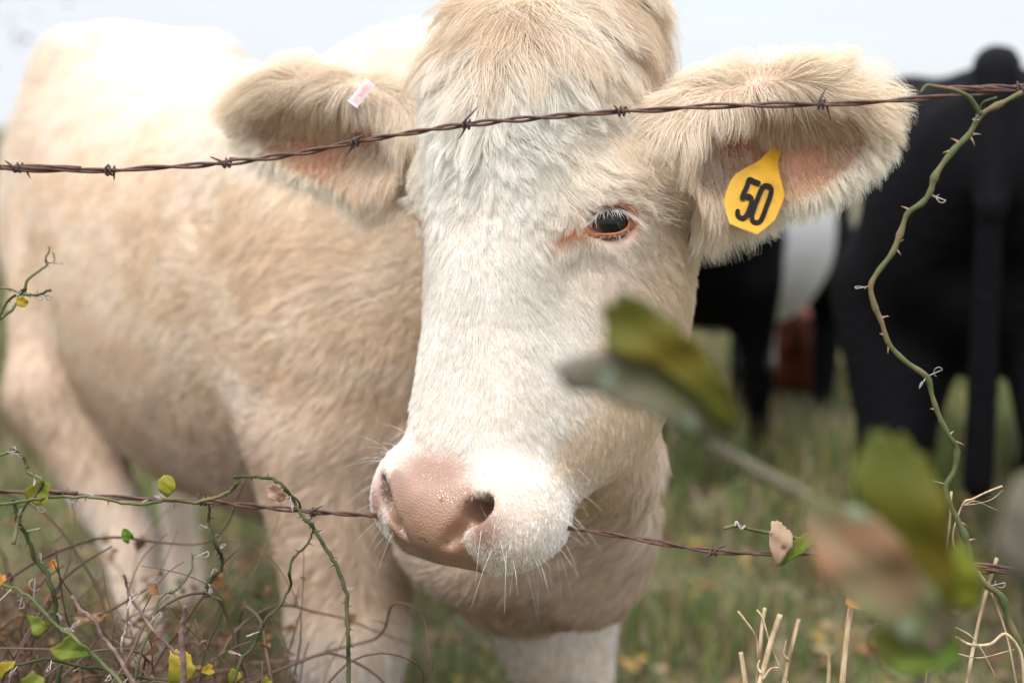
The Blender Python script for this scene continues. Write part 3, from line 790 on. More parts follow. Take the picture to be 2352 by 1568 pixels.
# fence posts that carry the wires, just beyond both sides of the frame
M_POST = noise_mat("weathered_post", [(.3, (.16, .13, .10)), (.7, (.36, .31, .26))], scale=12, rough=.9, bump=.8, bump_scale=60, stretch=(1, 1, .12), bdist=.006)
def post(x, y, label):
    g = Geo(); pth = np.array([[x, y, -.3], [x, y, .2], [x+.004, y, .7], [x, y+.003, 1.1], [x-.003, y, 1.34], [x-.003, y, 1.37]])
    g.add(tube_geo(pth, [.058, .057, .055, .054, .052, .042], 14))
    o = g.obj("fence_post", M_POST); tag(o, label, 'post', 'wooden fence posts')
post(-1.62, 1.22, 'weathered round fence post holding the wires on the left'); post(1.64, 1.20, 'weathered round fence post holding the wires on the right')

# ------------------------------------------------------------------ leaves and vines
def leaf_mat(name, cols, spot=None, rough=.4, scale=18, transl=.25, spec=.15):
    m, nt, b = new_mat(name); N = nt.nodes; L = nt.links
    t = N.new("ShaderNodeTexCoord"); n = N.new("ShaderNodeTexNoise"); n.inputs['Scale'].default_value = scale; n.inputs['Detail'].default_value = 3
    L.new(t.outputs['Object'], n.inputs[0]); k = len(cols)
    r = ramp(nt, [(.3+.4*i/max(1, k-1), c) for i, c in enumerate(cols)]); L.new(n.outputs[0], r.inputs[0]); out = r.outputs[0]
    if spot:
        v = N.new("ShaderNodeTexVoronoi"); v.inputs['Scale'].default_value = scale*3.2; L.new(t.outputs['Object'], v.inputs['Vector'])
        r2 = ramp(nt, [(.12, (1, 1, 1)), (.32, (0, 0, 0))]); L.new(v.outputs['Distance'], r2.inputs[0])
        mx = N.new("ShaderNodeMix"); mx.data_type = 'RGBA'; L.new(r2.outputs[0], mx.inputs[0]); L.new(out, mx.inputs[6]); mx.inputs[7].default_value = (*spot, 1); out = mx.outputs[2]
    L.new(out, b.inputs['Base Color']); b.inputs['Roughness'].default_value = rough+.15; b.inputs['Specular IOR Level'].default_value = spec
    tr = N.new("ShaderNodeBsdfTranslucent"); L.new(out, tr.inputs[0]); ms = N.new("ShaderNodeMixShader"); ms.inputs[0].default_value = transl
    o = N["Material Output"]; L.new(b.outputs[0], ms.inputs[1]); L.new(tr.outputs[0], ms.inputs[2]); L.new(ms.outputs[0], o.inputs[0])
    return m
ML = {
 'olive': leaf_mat("olive_leaf", [(.050, .062, .006), (.075, .080, .008), (.12, .095, .012)], None, .45),
 'mauve_sheen': leaf_mat("mauve_sheen_green_leaf", [(.08, .09, .02), (.13, .12, .075), (.16, .135, .12), (.18, .15, .145)], (.22, .27, .21), .4, 14),  # mauve greys paint sky gloss into the leaf green; pale spots its own
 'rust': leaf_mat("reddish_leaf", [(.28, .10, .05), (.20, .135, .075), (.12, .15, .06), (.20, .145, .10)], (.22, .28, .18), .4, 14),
 'green': leaf_mat("green_leaf", [(.07, .14, .015), (.11, .19, .025), (.18, .21, .035), (.24, .20, .05)], None, .35, 25, .35),
 'ygreen': leaf_mat('yellow_green_leaf', [(.16, .17, .015), (.12, .15, .015)], None, .5),
 'yellow': leaf_mat("yellow_leaf", [(.46, .32, .035), (.38, .29, .04), (.20, .22, .03), (.30, .16, .04)], None, .5, 30, .35),
 'orange': leaf_mat("orange_leaf", [(.60, .20, .04), (.55, .28, .06), (.45, .16, .05)], None, .5, 30, .3),
 'tan': leaf_mat("tan_leaf", [(.36, .22, .16), (.46, .32, .22), (.28, .22, .09)], (.20, .11, .08), .5, 30, .3),
}
def leaf_geo(outline, d, curl=.12, tilt=0.0, ridge=None, thick=.00035, grow_=1.0):
    """a leaf blade: outline traced in the picture, given its own distance, curvature and thickness"""
    o2 = np.array(outline, float); n0 = len(o2)
    # resample smooth closed outline
    Pm = smooth_path([np.array([x, y, 0.]) for x, y in list(outline)+[outline[0]]], 5)[:-1, :2]; n = len(Pm)
    g_j = np.random.default_rng(int(abs(Pm[0, 0])*7+abs(Pm[0, 1]))); c = Pm.mean(0); Pm = c+(Pm-c)*(1+(g_j.normal(0, .05, n)+.05*np.sin(np.arange(n)*2*math.pi/n*5+g_j.random()*6)*(d > .8)))[:, None]; Pm = c+(Pm-c)*(1.07 if d < .7 else 1.0); size = np.abs(Pm-c).max()
    if ridge is None:
        q = Pm-c; w_, v_ = np.linalg.eigh(q.T@q); ax = v_[:, 1]
    else: ax = norm(np.array(ridge, float))
    px = np.array([-ax[1], ax[0]])
    V = []; rings = (1.0, .8, .55, .28)
    def pt(xy):
        q = xy-c; s = (q@px)/size; l = (q@ax)/size
        dep = d+size/FPX*d*(-curl*1.6*abs(s)+curl*l*l*1.2+tilt*s+.05*math.sin(l*7+s*5))
        return P(xy[0], xy[1], dep)
    for k in rings: V += [pt(c+(p_-c)*k) for p_ in Pm]
    V.append(pt(c)); F = []
    for i in range(len(rings)-1):
        for j in range(n): F.append((i*n+j, i*n+(j+1) % n, (i+1)*n+(j+1) % n, (i+1)*n+j))
    b = (len(rings)-1)*n; m = len(rings)*n
    for j in range(n): F.append((b+j, b+(j+1) % n, m))
    V = np.array(V); nv = len(V)
    V2 = V+FWD*thick; F2 = [tuple(i+nv for i in f[::-1]) for f in F]
    side = [(j, nv+j, nv+(j+1) % n, (j+1) % n) for j in range(n)]
    return np.concatenate([V, V2]), F+F2+side
def add_leaf(outline, d, mat, parent, label=None, **k):
    o = Geo().add(leaf_geo(outline, d, **k)).obj("leaf", ML[mat], parent)
    if label: o['label'] = label
    return o
def px_path(pts, d0, d1=None, per=5, wob=0.0, seed=0):
    n = len(pts); d1 = d0 if d1 is None else d1; g = np.random.default_rng(seed)
    return smooth_path([P(x, y, d0+(d1-d0)*i/max(1, n-1)+g.normal(0, 1)*wob) for i, (x, y) in enumerate(pts)], per)
def heart(cx, cy, size, ang, asp=.8):
    base = [(0, .10), (.18, -.02), (.42, .02), (.55, .25), (.50, .52), (.30, .80), (0, 1.05), (-.30, .80), (-.50, .52), (-.55, .25), (-.42, .02), (-.18, -.02)]
    ca, sa = math.cos(ang), math.sin(ang)
    return [(cx+size*(x*asp*ca-y*sa), cy+size*(x*asp*sa+y*ca)) for x, y in base]
M_VINE = noise_mat("green_vine", [(.3, (.045, .062, .022)), (.5, (.085, .10, .038)), (.68, (.16, .11, .06))], scale=34, rough=.65, bump=.3, spec=.2)
M_VINE2 = noise_mat("dark_green_stem", [(.3, (.018, .024, .010)), (.5, (.045, .055, .022)), (.75, (.09, .06, .035))], scale=45, rough=.75, bump=.3, spec=.12)
M_BARK = noise_mat("brown_twig", [(.3, (.085, .05, .04)), (.7, (.20, .13, .11))], scale=90, rough=.8, bump=.5, bump_scale=500)
M_THORN = noise_mat("thorn", [(.3, (.25, .09, .05)), (.7, (.45, .30, .22))], scale=300, rough=.5)
M_TENDRIL = noise_mat("dry_tendril", [(.3, (.20, .16, .14)), (.7, (.42, .38, .34))], scale=300, rough=.7)
M_STRAW = noise_mat("dry_straw", [(.3, (.17, .11, .06)), (.5, (.38, .28, .16)), (.72, (.56, .46, .31))], scale=50, rough=.7, bump=.4, stretch=(3, 3, .5))
def thorn_geo(p, tdir, out, ln, r):
    out = norm(out); q = p+out*ln+norm(tdir)*ln*.15
    return tube_geo(np.array([p-out*r*.5, p+out*ln*.35, p+out*ln*.75+norm(tdir)*ln*.05, q]), [r*.75, r*.42, r*.18, r*.03], 6)
def tendril_geo(p, d, size, seed):
    g = np.random.default_rng(seed); pts = [p]; d = norm(d); e = norm(np.cross(d, g.normal(0, 1, 3))); q = p.copy()
    for i in range(14):
        a = i*.55; step = size*(.22 if i < 4 else .10)
        q = q+(d*math.cos(a*.75*(i > 3))+e*math.sin(a*.8*(i > 3)))*step; pts.append(q.copy())
    return tube_geo(np.array(pts), np.linspace(.0005, .0002, len(pts)), 5)

# green thorny vine at the right
vine = thing('thorny_vine', 'green thorny vine bending down from the upper wire at the right', 'vine', P(2345, 215, 1.15))
vp = [(2348, 212), (2300, 238), (2254, 264), (2225, 310), (2190, 345), (2150, 400), (2137, 440), (2118, 466), (2085, 490), (2070, 530), (2050, 580), (2018, 622), (2000, 657), (2008, 700), (2025, 740), (2042, 790), (2080, 830), (2128, 865), (2140, 905), (2155, 950), (2180, 1000), (2197, 1030), (2192, 1080), (2172, 1120), (2188, 1170), (2210, 1215), (2225, 1260), (2232, 1300), (2262, 1340), (2300, 1370), (2320, 1430), (2352, 1500), (2380, 1560)]
vpath = px_path(vp, 1.145, 1.22, 5)
vr = np.interp(np.arange(len(vpath)), [0, 20, 60, 100, len(vpath)], [.0020, .0026, .0022, .0021, .0030])
g_ = Geo().add(tube_geo(vpath, vr*(1+.10*np.sin(np.arange(len(vpath))*1.3)+.18*(vnoise(vpath, 60, 5)-.5)+.45*np.exp(-((((np.arange(len(vpath))+4) % 20)-10)/1.1)**2)), 10))
sp_path = px_path([(2254, 264), (2238, 240), (2224, 222), (2190, 206), (2150, 199), (2128, 197), (2114, 214)], 1.143, 1.13, 5)
g_.add(tube_geo(sp_path, np.linspace(.0022, .0012, len(sp_path)), 8))
g_.add(tube_geo(px_path([(2250, 258), (2258, 236), (2290, 224)], 1.143, 1.13), .0009, 6))
g_.obj("stem", M_VINE, vine)
for (x, y, dx, dy) in [(2226, 322, 30, -4), (2200, 345, -18, -14), (2186, 356, -22, 4), (2212, 318, 16, 22), (2138, 452, 26, 12), (2090, 492, -18, -12), (2058, 566, 18, -12), (2058, 572, 16, 14), (2030, 726, 20, -8), (2042, 790, -4, 20), (2036, 772, -14, -6), (2152, 948, -16, -4), (2156, 958, 2, 18), (2190, 1012, 10, -12), (2196, 1022, 24, 6), (2213, 1222, 20, 8), (2226, 1262, 22, -8), (2238, 1312, -14, 10), (2310, 1400, -16, 4), (2318, 1420, 14, 10)]:
    k = int(np.argmin(np.linalg.norm(vpath-P(x, y, 1.18), axis=1))); p0 = vpath[k]
    out = dx*RT-dy*UPV; Geo().add(thorn_geo(p0, vpath[min(k+1, len(vpath)-1)]-p0, out, math.hypot(dx, dy)/FPX*1.25, .0022)).obj("thorn", M_THORN, vine)
for k_, (x, y, dx, dy) in enumerate([(2000, 658, -24, 4), (2140, 862, 20, -10), (2128, 872, -10, 12), (2145, 456, 22, 10), (2172, 1122, -24, -6), (2300, 1368, 26, -8), (2232, 246, -20, 12)]):
    k = int(np.argmin(np.linalg.norm(vpath-P(x, y, 1.18), axis=1))); Geo().add(tendril_geo(vpath[k], dx*RT-dy*UPV-FWD*8, .016, k_)).obj("tendril", M_TENDRIL, vine)

# blurred cane with leaves close to the lens
M_CANE = noise_mat('grey_olive_cane', [(.3, (.075, .07, .04)), (.7, (.14, .12, .08))], scale=40, rough=.6)
cane = thing('leafy_cane', 'thick blurred cane with large mottled leaves close to the lens at lower right', 'plant', P(2250, 1560, .66))
Geo().add(tube_geo(px_path([(1585, 985), (1612, 1005), (1650, 1030), (1750, 1085), (1870, 1150), (1980, 1230), (2060, 1340), (2100, 1440), (2115, 1560), (2120, 1900)], .672, .70), .0027, 10)).obj("stem", M_CANE, cane)
add_leaf([(1285, 852), (1330, 822), (1390, 808), (1402, 775), (1392, 730), (1420, 692), (1455, 690), (1520, 728), (1590, 795), (1650, 880), (1678, 955), (1655, 1003), (1570, 985), (1480, 945), (1385, 905), (1310, 882)], .665, 'mauve_sheen', cane, 'mottled arrow shaped leaf with painted sky sheen in front of the cow cheek', curl=.12, ridge=(1, .75))
add_leaf([(1395, 715), (1420, 690), (1450, 686), (1520, 722), (1600, 800), (1660, 885), (1680, 950), (1650, 965), (1585, 890), (1500, 835), (1408, 800)], .660, 'olive', cane, 'folded olive green edge of the arrow shaped leaf', curl=.12, ridge=(1, .75))
add_leaf([(1960, 1110), (1990, 1040), (2050, 1005), (2115, 1040), (2158, 1120), (2178, 1240), (2190, 1360), (2160, 1440), (2100, 1400), (2040, 1300), (1990, 1210)], .630, 'olive', cane, 'large olive green leaf pointing up', curl=.2, ridge=(.3, 1))
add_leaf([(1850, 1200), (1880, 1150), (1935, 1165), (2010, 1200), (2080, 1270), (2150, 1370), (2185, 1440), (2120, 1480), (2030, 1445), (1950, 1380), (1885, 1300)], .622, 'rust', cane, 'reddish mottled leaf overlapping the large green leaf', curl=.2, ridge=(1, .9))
add_leaf([(2010, 1440), (2070, 1450), (2140, 1430), (2200, 1470), (2190, 1520), (2120, 1545), (2050, 1540), (2015, 1500)], .635, 'green', cane, 'bright green leaf at the bottom of the cane', curl=.2)
add_leaf([(2165, 1270), (2210, 1258), (2245, 1300), (2250, 1370), (2225, 1400), (2180, 1380)], .67, 'ygreen', cane, 'yellow green leaf beside the thorny vine', curl=.2)
for c_ in ((1935, 1165, 1870, 1150), (2040, 1340, 2080, 1350), (2110, 1450, 2135, 1460), (2200, 1390, 2110, 1400), (1560, 965, 1600, 1000)):
    Geo().add(tube_geo(px_path([(c_[0], c_[1]), ((c_[0]+c_[2])/2+5, (c_[1]+c_[3])/2), (c_[2], c_[3])], .645), .0013, 6)).obj("leaf_stalk", M_VINE, cane)
cane2 = thing('leafy_cane', 'blurred reddish green leaf spray at the right edge of the frame', 'plant', P(2440, 1400, .62))
Geo().add(tube_geo(px_path([(2360, 1250), (2400, 1320), (2450, 1450), (2490, 1900)], .62), .003, 8)).obj("stem", M_VINE, cane2)
add_leaf([(2310, 1160), (2350, 1090), (2420, 1130), (2440, 1240), (2400, 1310), (2340, 1320), (2300, 1270)], .60, 'mauve_sheen', cane2, curl=.2)

# short twig with a folded leaf on the lower wire
tw = thing('leafy_twig', 'small cut green twig with a pinkish folded leaf resting on the lower wire', 'twig', P(1800, 1240, 1.235))
Geo().add(tube_geo(px_path([(1662, 1213), (1690, 1207), (1720, 1214), (1770, 1224), (1830, 1236), (1900, 1262), (1960, 1290)], 1.235), [.0016]*31, 8)).obj("stem", M_VINE, tw)
Geo().add(tube_geo(px_path([(1688, 1208), (1692, 1198), (1702, 1214), (1712, 1206)], 1.232), .0012, 6)).obj("bud", M_TENDRIL, tw)
add_leaf([(1770, 1197), (1795, 1200), (1815, 1222), (1822, 1245), (1808, 1270), (1788, 1300), (1775, 1280), (1768, 1240)], 1.22, 'tan', tw, 'pinkish tan half of the folded leaf', curl=.1)
add_leaf([(1822, 1240), (1850, 1225), (1872, 1228), (1860, 1258), (1830, 1278), (1792, 1300), (1808, 1272)], 1.225, 'green', tw, 'green half of the folded leaf', curl=.1)

# dry stalks, lower right
def stalk(segs, label, d, r, group='cut dry grass stalks beside the fence', branches=(), mat=None):
    x0, y0 = segs[-1]; root = thing('dry_stalk', label, 'stalk', P(x0, y0, d), group)
    base = P(x0, y0, d); path = px_path(segs, d)
    ext = np.array([[base[0], base[1]+.01, max(0, base[2]-.1)], [base[0]+.01, base[1]+.02, -.01]])
    path = np.concatenate([path, ext])
    Geo().add(tube_geo(path, r, 7)).obj("stem", mat or M_STRAW, root)
    for b in branches: Geo().add(tube_geo(px_path(b, d-.003), np.linspace(r*.55, r*.25, (len(b)-1)*5+1), 5)).obj("blade", mat or M_STRAW, root)
    return root
D_ = 1.22
stalk([(1701, 1497), (1705, 1520), (1712, 1568), (1716, 1620)], 'pale cut stalk with a hollow white top, leftmost of the cut clump', D_, .0022)
stalk([(1695, 1403), (1712, 1425), (1735, 1460), (1742, 1510), (1745, 1570)], 'thin bent stalk leaning out of the cut clump', D_+.01, .0011)
stalk([(1757, 1395), (1750, 1440), (1745, 1500), (1738, 1570)], 'upright forked stalk, second from left in the cut clump', D_, .0017, branches=[[(1738, 1400), (1752, 1420), (1770, 1480), (1800, 1550), (1812, 1570)]])
stalk([(1792, 1410), (1775, 1460), (1758, 1520), (1742, 1580)], 'thick brown stalk leaning right in the cut clump', D_-.01, .0024, branches=[[(1752, 1560), (1770, 1535), (1788, 1532)], [(1748, 1545), (1740, 1530), (1745, 1515)]])
stalk([(1835, 1420), (1822, 1470), (1808, 1530), (1796, 1590)], 'rightmost stalk of the cut clump, split at its top', D_+.01, .0019, branches=[[(1812, 1515), (1800, 1500), (1806, 1470)]])
stalk([(1955, 1395), (1945, 1450), (1940, 1500), (1935, 1570)], 'single straight pale stalk under the large blurred leaves', D_, .0027)
stalk([(1902, 1500), (1904, 1540), (1900, 1590)], 'short faint stalk between the clump and the single stalk', 1.32, .0018)
stalk([(2185, 1128), (2180, 1210), (2168, 1290), (2150, 1400), (2120, 1600)], 'long thin bent stalk crossing the thorny vine', 1.24, .0011, group='dry grass stalks behind the vine')
stalk([(2290, 1280), (2262, 1370), (2235, 1490), (2215, 1600)], 'tall brown stalk leaning left at the foot of the vine', 1.26, .0017, group='dry grass stalks behind the vine', branches=[[(2270, 1350), (2230, 1330), (2170, 1340)]])
stalk([(2302, 1116), (2270, 1128), (2235, 1145), (2210, 1160), (2190, 1250), (2260, 1330), (2310, 1450), (2340, 1600)], 'forked dry grass head reaching right of the vine', 1.22, .0009, group='dry grass stalks behind the vine', branches=[[(2210, 1160), (2250, 1155), (2280, 1145), (2304, 1124)], [(2215, 1158), (2240, 1150), (2270, 1162), (2292, 1172)]])
stalk([(2195, 1462), (2230, 1480), (2275, 1478), (2310, 1455), (2345, 1500), (2352, 1580)], 'curled papery grass strip at the lower right corner', 1.2, .0013, group='dry grass stalks behind the vine', branches=[[(2195, 1440), (2230, 1460), (2260, 1500), (2290, 1560)], [(2200, 1500), (2250, 1510), (2330, 1490)]])
# brown curled leaf stuck on the single stalk
cl = thing('curled_leaf', 'small curled brown leaf on top of the single pale stalk', 'leaf', P(1970, 1385, 1.22))
add_leaf([(1943, 1365), (1965, 1355), (1995, 1362), (2015, 1380), (2000, 1398), (1965, 1400), (1945, 1388)], 1.21, 'orange', cl, curl=.3)
# ------------------------------------------------------------------ brambles at the left
gb = np.random.default_rng(21)
def bramble(pts, d0, d1, r, label, mat=None, thorns=14, seed=0, tend=3, group='bramble stems climbing the lower wire', leaves=(), twigs=()):
    path = px_path(pts, d0, d1, 6, .006, seed); g = np.random.default_rng(seed+100)
    root = thing('bramble', label, 'bramble', path[-1] if path[-1][2] < path[0][2] else path[0], group)
    q = Geo(); kink = np.cumsum(g.normal(0, .0009, (len(path), 3)), 0)*.6; path = path+kink
    r = r*.82; q.add(tube_geo(path, np.linspace(r*.7, r, len(path))*(1+.15*vnoise(path, 120, seed)), 7))
    for k in range(thorns):
        i = int((k+.5+g.uniform(-.3, .3))/thorns*(len(path)-2)); t = norm(path[i+1]-path[i]); o_ = norm(np.cross(t, g.normal(0, 1, 3))); o_ = norm(o_-FWD*(o_@FWD)*.6)
        q.add(thorn_geo(path[i], t, o_, g.uniform(.004, .007), r*.8))
    for tp in twigs: q.add(tube_geo(px_path(tp, d0-.01, d0, 5, .003, seed+3), np.linspace(r*.4, r*.7, (len(tp)-1)*5+1), 6))
    q.obj("stem", mat or M_VINE2, root)
    for k in range(tend):
        i = int(g.uniform(.05, .95)*(len(path)-1)); Geo().add(tendril_geo(path[i], g.normal(0, 1, 3), g.uniform(.010, .02), seed*7+k)).obj("tendril", M_TENDRIL, root)
    for (ol, d, m, lab) in leaves: add_leaf(ol, d, m, root, lab, curl=.2)
    return root
bramble([(538, 1096), (570, 1098), (620, 1105), (650, 1125), (680, 1165), (700, 1195), (720, 1210), (735, 1230), (765, 1275), (790, 1310), (815, 1360), (825, 1410), (832, 1470), (836, 1520), (838, 1600)], 1.25, 1.20, .0022, 'dark green thorny stem arching down just left of the muzzle', thorns=24, seed=1, twigs=[[(650, 1125), (685, 1150), (690, 1180)]],
    leaves=[([(612, 1118), (630, 1110), (650, 1125), (655, 1145), (635, 1152), (615, 1140)], 1.25, 'tan', 'pale tan leaf near the top of the arching stem')])
bramble([(722, 1220), (700, 1248), (670, 1275), (668, 1310), (672, 1350), (650, 1395), (625, 1425), (600, 1475), (575, 1510), (560, 1575)], 1.24, 1.2, .0017, 'zigzag green stem hanging left of the arching stem', thorns=12, seed=2)
bramble([(0, 1158), (60, 1140), (140, 1133), (220, 1135), (300, 1150), (350, 1148), (395, 1140), (440, 1150), (480, 1140), (520, 1125), (540, 1098)], 1.24, 1.25, .0021, 'olive stem lying along the lower wire', mat=M_VINE, thorns=12, seed=3, tend=7,
    leaves=[([(362, 1105), (380, 1090), (400, 1100), (402, 1125), (385, 1140), (368, 1130)], 1.235, 'yellow', 'yellow leaf standing on the wire'), ([(58, 1120), (90, 1108), (115, 1112), (108, 1150), (90, 1160), (62, 1145)], 1.235, 'yellow', 'ragged yellow leaf hanging at the left')])
bramble([(0, 1045), (25, 1035), (48, 1062), (52, 1085), (78, 1105), (68, 1130), (40, 1160), (20, 1200), (0, 1245)], 1.22, 1.24, .0022, 'knotted green stem with grey tendrils at the left edge', mat=M_VINE, thorns=8, seed=4, tend=6)
bramble([(30, 1150), (38, 1190), (55, 1215), (75, 1250), (88, 1290), (120, 1330), (140, 1400), (150, 1500), (150, 1600)], 1.28, 1.3, .0028, 'dark crooked bramble stem descending at the far left', mat=M_VINE2, seed=5)
bramble([(480, 1160), (478, 1200), (490, 1240), (510, 1275), (510, 1310), (480, 1330), (470, 1350)], 1.28, 1.3, .0022, 'dark twisted stem hanging from the middle of the lower wire', seed=6, tend=6)
bramble([(440, 1270), (438, 1300), (400, 1345), (360, 1365), (345, 1410), (325, 1470), (310, 1520), (300, 1590)], 1.24, 1.2, .0015, 'thin pale green forked stem in front of the hind leg', mat=M_VINE, seed=7, thorns=6)
bramble([(0, 1345), (50, 1370), (90, 1410), (130, 1450), (180, 1490), (230, 1530), (300, 1600)], 1.17, 1.12, .0019, 'green stem slanting down right in the lower left corner', mat=M_VINE, seed=8, tend=5,
    leaves=[([(62, 1412), (85, 1415), (105, 1430), (122, 1432), (100, 1450), (82, 1462), (70, 1440)], 1.15, 'green', 'small bright green leaf'), ([(115, 1490), (140, 1475), (160, 1458), (180, 1480), (214, 1500), (190, 1510), (150, 1515), (122, 1508)], 1.13, 'green', 'three lobed bright green leaf'), ([(0, 1522), (30, 1518), (32, 1530), (10, 1545), (0, 1560)], 1.15, 'yellow', None), ([(50, 1560), (75, 1542), (100, 1560), (90, 1590), (55, 1590)], 1.13, 'green', None)])
bramble([(0, 1520), (50, 1525), (110, 1518), (160, 1535), (220, 1540), (300, 1555), (420, 1568), (500, 1600)], 1.2, 1.22, .0018, 'grey green stem along the bottom left edge', seed=9, tend=5)
bramble([(165, 1370), (185, 1400), (215, 1430), (240, 1480), (280, 1530), (310, 1590)], 1.15, 1.13, .0022, 'brown pointed twig rising at the lower left', mat=M_BARK, seed=10, tend=0, thorns=0)
bramble([(285, 1320), (300, 1360), (330, 1410), (360, 1450), (400, 1490), (418, 1510), (425, 1600)], 1.15, 1.15, .0018, 'slender purplish twig joining a corky upright twig', mat=M_BARK, seed=11, tend=1, thorns=5)
tw2 = bramble([(428, 1390), (422, 1430), (420, 1480), (422, 1530), (424, 1600)], 1.14, 1.14, .0032, 'corky ridged upright twig in front of yellow leaves', mat=M_BARK, seed=12, tend=0, thorns=0,
    leaves=[([(385, 1500), (405, 1490), (432, 1500), (448, 1530), (440, 1560), (410, 1575), (388, 1560)], 1.19, 'yellow', 'round yellow green leaf behind the corky twig')])
bramble([(300, 1370), (290, 1400), (285, 1440), (272, 1470), (275, 1500)], 1.15, 1.15, .0011, 'curly grey tendril stem at the lower left', mat=M_TENDRIL, seed=13, tend=3, thorns=0)
bramble([(0, 660), (40, 665), (70, 675), (118, 667)], 1.22, 1.22, .0014, 'short olive shoot sticking in from the left edge', mat=M_VINE, seed=14, tend=2, thorns=3, group='shoots at the left edge', leaves=[([(36, 686), (50, 680), (64, 690), (60, 704), (40, 703)], 1.23, 'yellow', 'tiny yellow leaf on the shoot')])
bramble([(112, 565), (108, 590), (110, 605), (75, 635), (60, 670), (40, 705), (0, 738)], 1.3, 1.25, .0017, 'hooked grey green shoot curving up at the left edge', mat=M_VINE, seed=15, tend=2, thorns=4, group='shoots at the left edge', twigs=[[(110, 605), (125, 600), (122, 580)]])
bramble([(0, 735), (20, 690), (45, 670), (60, 655)], 1.2, 1.2, .0016, 'straight dark shoot crossing the hooked shoot', mat=M_VINE2, seed=16, tend=2, thorns=4, group='shoots at the left edge')
# loose leaves caught in the tangle
for (cx, cy, s, a, m, d, lab) in [(298, 1240, 30, 2.6, 'green', 1.26, 'small curled yellow green leaf in the tangle in front of the hind leg'), (5, 1320, 26, .3, 'orange', 1.3, 'orange leaf caught at the left edge'), (545, 1540, 34, .5, 'yellow', 1.22, 'yellow heart shaped leaf at the bottom beside the zigzag stem'), (490, 1535, 28, 1.3, 'yellow', 1.24, 'narrow yellow leaf near the bottom'), (130, 1290, 22, 1.0, 'orange', 1.4, 'small orange leaf deep in the tangle'), (620, 1560, 26, .9, 'yellow', 1.3, 'pale yellow leaf low beside the foreleg')]:
    o = Geo().add(leaf_geo(heart(cx, cy, s, a), d, .2)).obj("leaf", ML[m]); tag(o, lab, 'leaf', 'loose leaves caught in the brambles')
# the dense thicket of thin brown stems behind them
g = np.random.default_rng(77); q = Geo(); lit = []
def to_px(p):
    r = p-CAM; dd = r@FWD; return 1176+r[0]/dd*FPX, 784-(r@UPV)/dd*FPX
for k in range(640):
    d = g.uniform(1.30, 2.3); x = g.uniform(-300, 640); zb = max(P(x, 1568, d)[2], .03); p = P(x, 1568, d); p[2] = zb*g.uniform(.55, 1.0); p0 = np.array([p[0]+g.normal(0, .06), p[1]+g.normal(0, .05), -.01])
    top = g.uniform(1080, 1480)+max(0, (x-120))*.50; dr = norm(g.normal(0, 1, 3)*np.array([1, .5, .2])+np.array([0, 0, .9])); pth = [p0, p0*.4+p*.6+g.normal(0, .01, 3), p]; w_ = g.normal(0, .30, 3); down = False
    for i in range(30):
        w_ = w_*.7+g.normal(0, .20, 3); dr = norm(dr+w_+np.array([0, 0, -.30 if down else .02])); p = p+dr*.030; pth.append(p)
        if to_px(p)[1] < top: down = True
        if p[2] < .02 or to_px(p)[1] < top-45 or len(pth) > 6+40*g.random(): break
        if g.random() < .10: lit.append(p)
        if g.random() < .16: e = norm(g.normal(0, 1, 3)); q.add(tube_geo(np.array([p, p+e*.012, p+e*.022+g.normal(0, .003, 3)]), [.0008, .0006, .0003], 4))
    if len(pth) < 4: continue
    pp = smooth_path(pth, 2); q.add(tube_geo(pp, np.linspace(.0019, .0007, len(pp))*g.uniform(.5, 1.25), 5))
dl = Geo()
for p in lit+[P(g.uniform(-100, 620), g.uniform(1250, 1568), g.uniform(1.5, 2.2)) for _ in range(60)]:
    a1 = norm(g.normal(0, 1, 3)); a2 = norm(np.cross(a1, g.normal(0, 1, 3))); s_ = g.uniform(.006, .016); c_ = np.cross(a1, a2)*s_*.25
    if p[2] < .01: continue
    dl.add((np.array([p-a1*s_, p+a2*s_*.6+c_, p+a1*s_, p-a2*s_*.6+c_, p+a1*s_*.3-c_]), [(0, 1, 4), (1, 2, 4), (2, 3, 4), (3, 0, 4)]))
tag(dl.obj("dead_leaves", leaf_mat("dead_leaf", [(.14, .085, .05), (.24, .14, .07), (.09, .055, .035), (.26, .13, .04)], None, .7, 9, .2)), 'small withered brown leaves hanging in the bramble tangle', 'leaves', kind='stuff')
th_ = q.obj("bramble_thicket", noise_mat("thicket_stems", [(.3, (.05, .035, .028)), (.5, (.12, .075, .055)), (.7, (.055, .06, .028))], scale=6, rough=.85, spec=.1)); tag(th_, 'tangle of thin brown and green bramble stems filling the lower left', 'thicket', kind='stuff')

# ------------------------------------------------------------------ ear tags
M_TAG = noise_mat("yellow_plastic", [(.3, (.30, .155, .010)), (.45, (.42, .22, .006)), (.7, (.48, .26, .009))], scale=45, rough=.42, bump=.15, bump_scale=400, bdist=.0003)
M_INK = noise_mat("black_ink", [(.3, (.006, .0055, .005)), (.7, (.016, .015, .014))], scale=500, rough=.7, spec=.1)
def zz(x, y): return (1435.6+x*.39*1.0, 57.4+y*.39)      # a zoomed view's pixels -> photograph pixels
TD = 1.284
def TP(x, y, off=0.0):
    a, b = zz(x, y); tiltd = (b-440)/FPX*TD*-.66+(a-1740)/FPX*TD*.25+.004*((x-760)/180)**2-.003*math.sin((y-560)/200)
    return P(a, b, TD+tiltd-off)
tago = thing('ear_tag', 'yellow plastic ear tag numbered 50 hanging from the ear at the right', 'ear tag', TP(930, 600))
ol = [(925, 560), (942, 600), (938, 690), (915, 765), (902, 800), (905, 850), (920, 910), (943, 1000), (930, 1045), (885, 1150), (835, 1195), (780, 1235), (700, 1207), (615, 1170), (597, 1110), (580, 1040), (597, 975), (620, 920), (650, 878), (720, 835), (795, 795), (840, 745), (865, 690), (895, 620), (905, 560)]
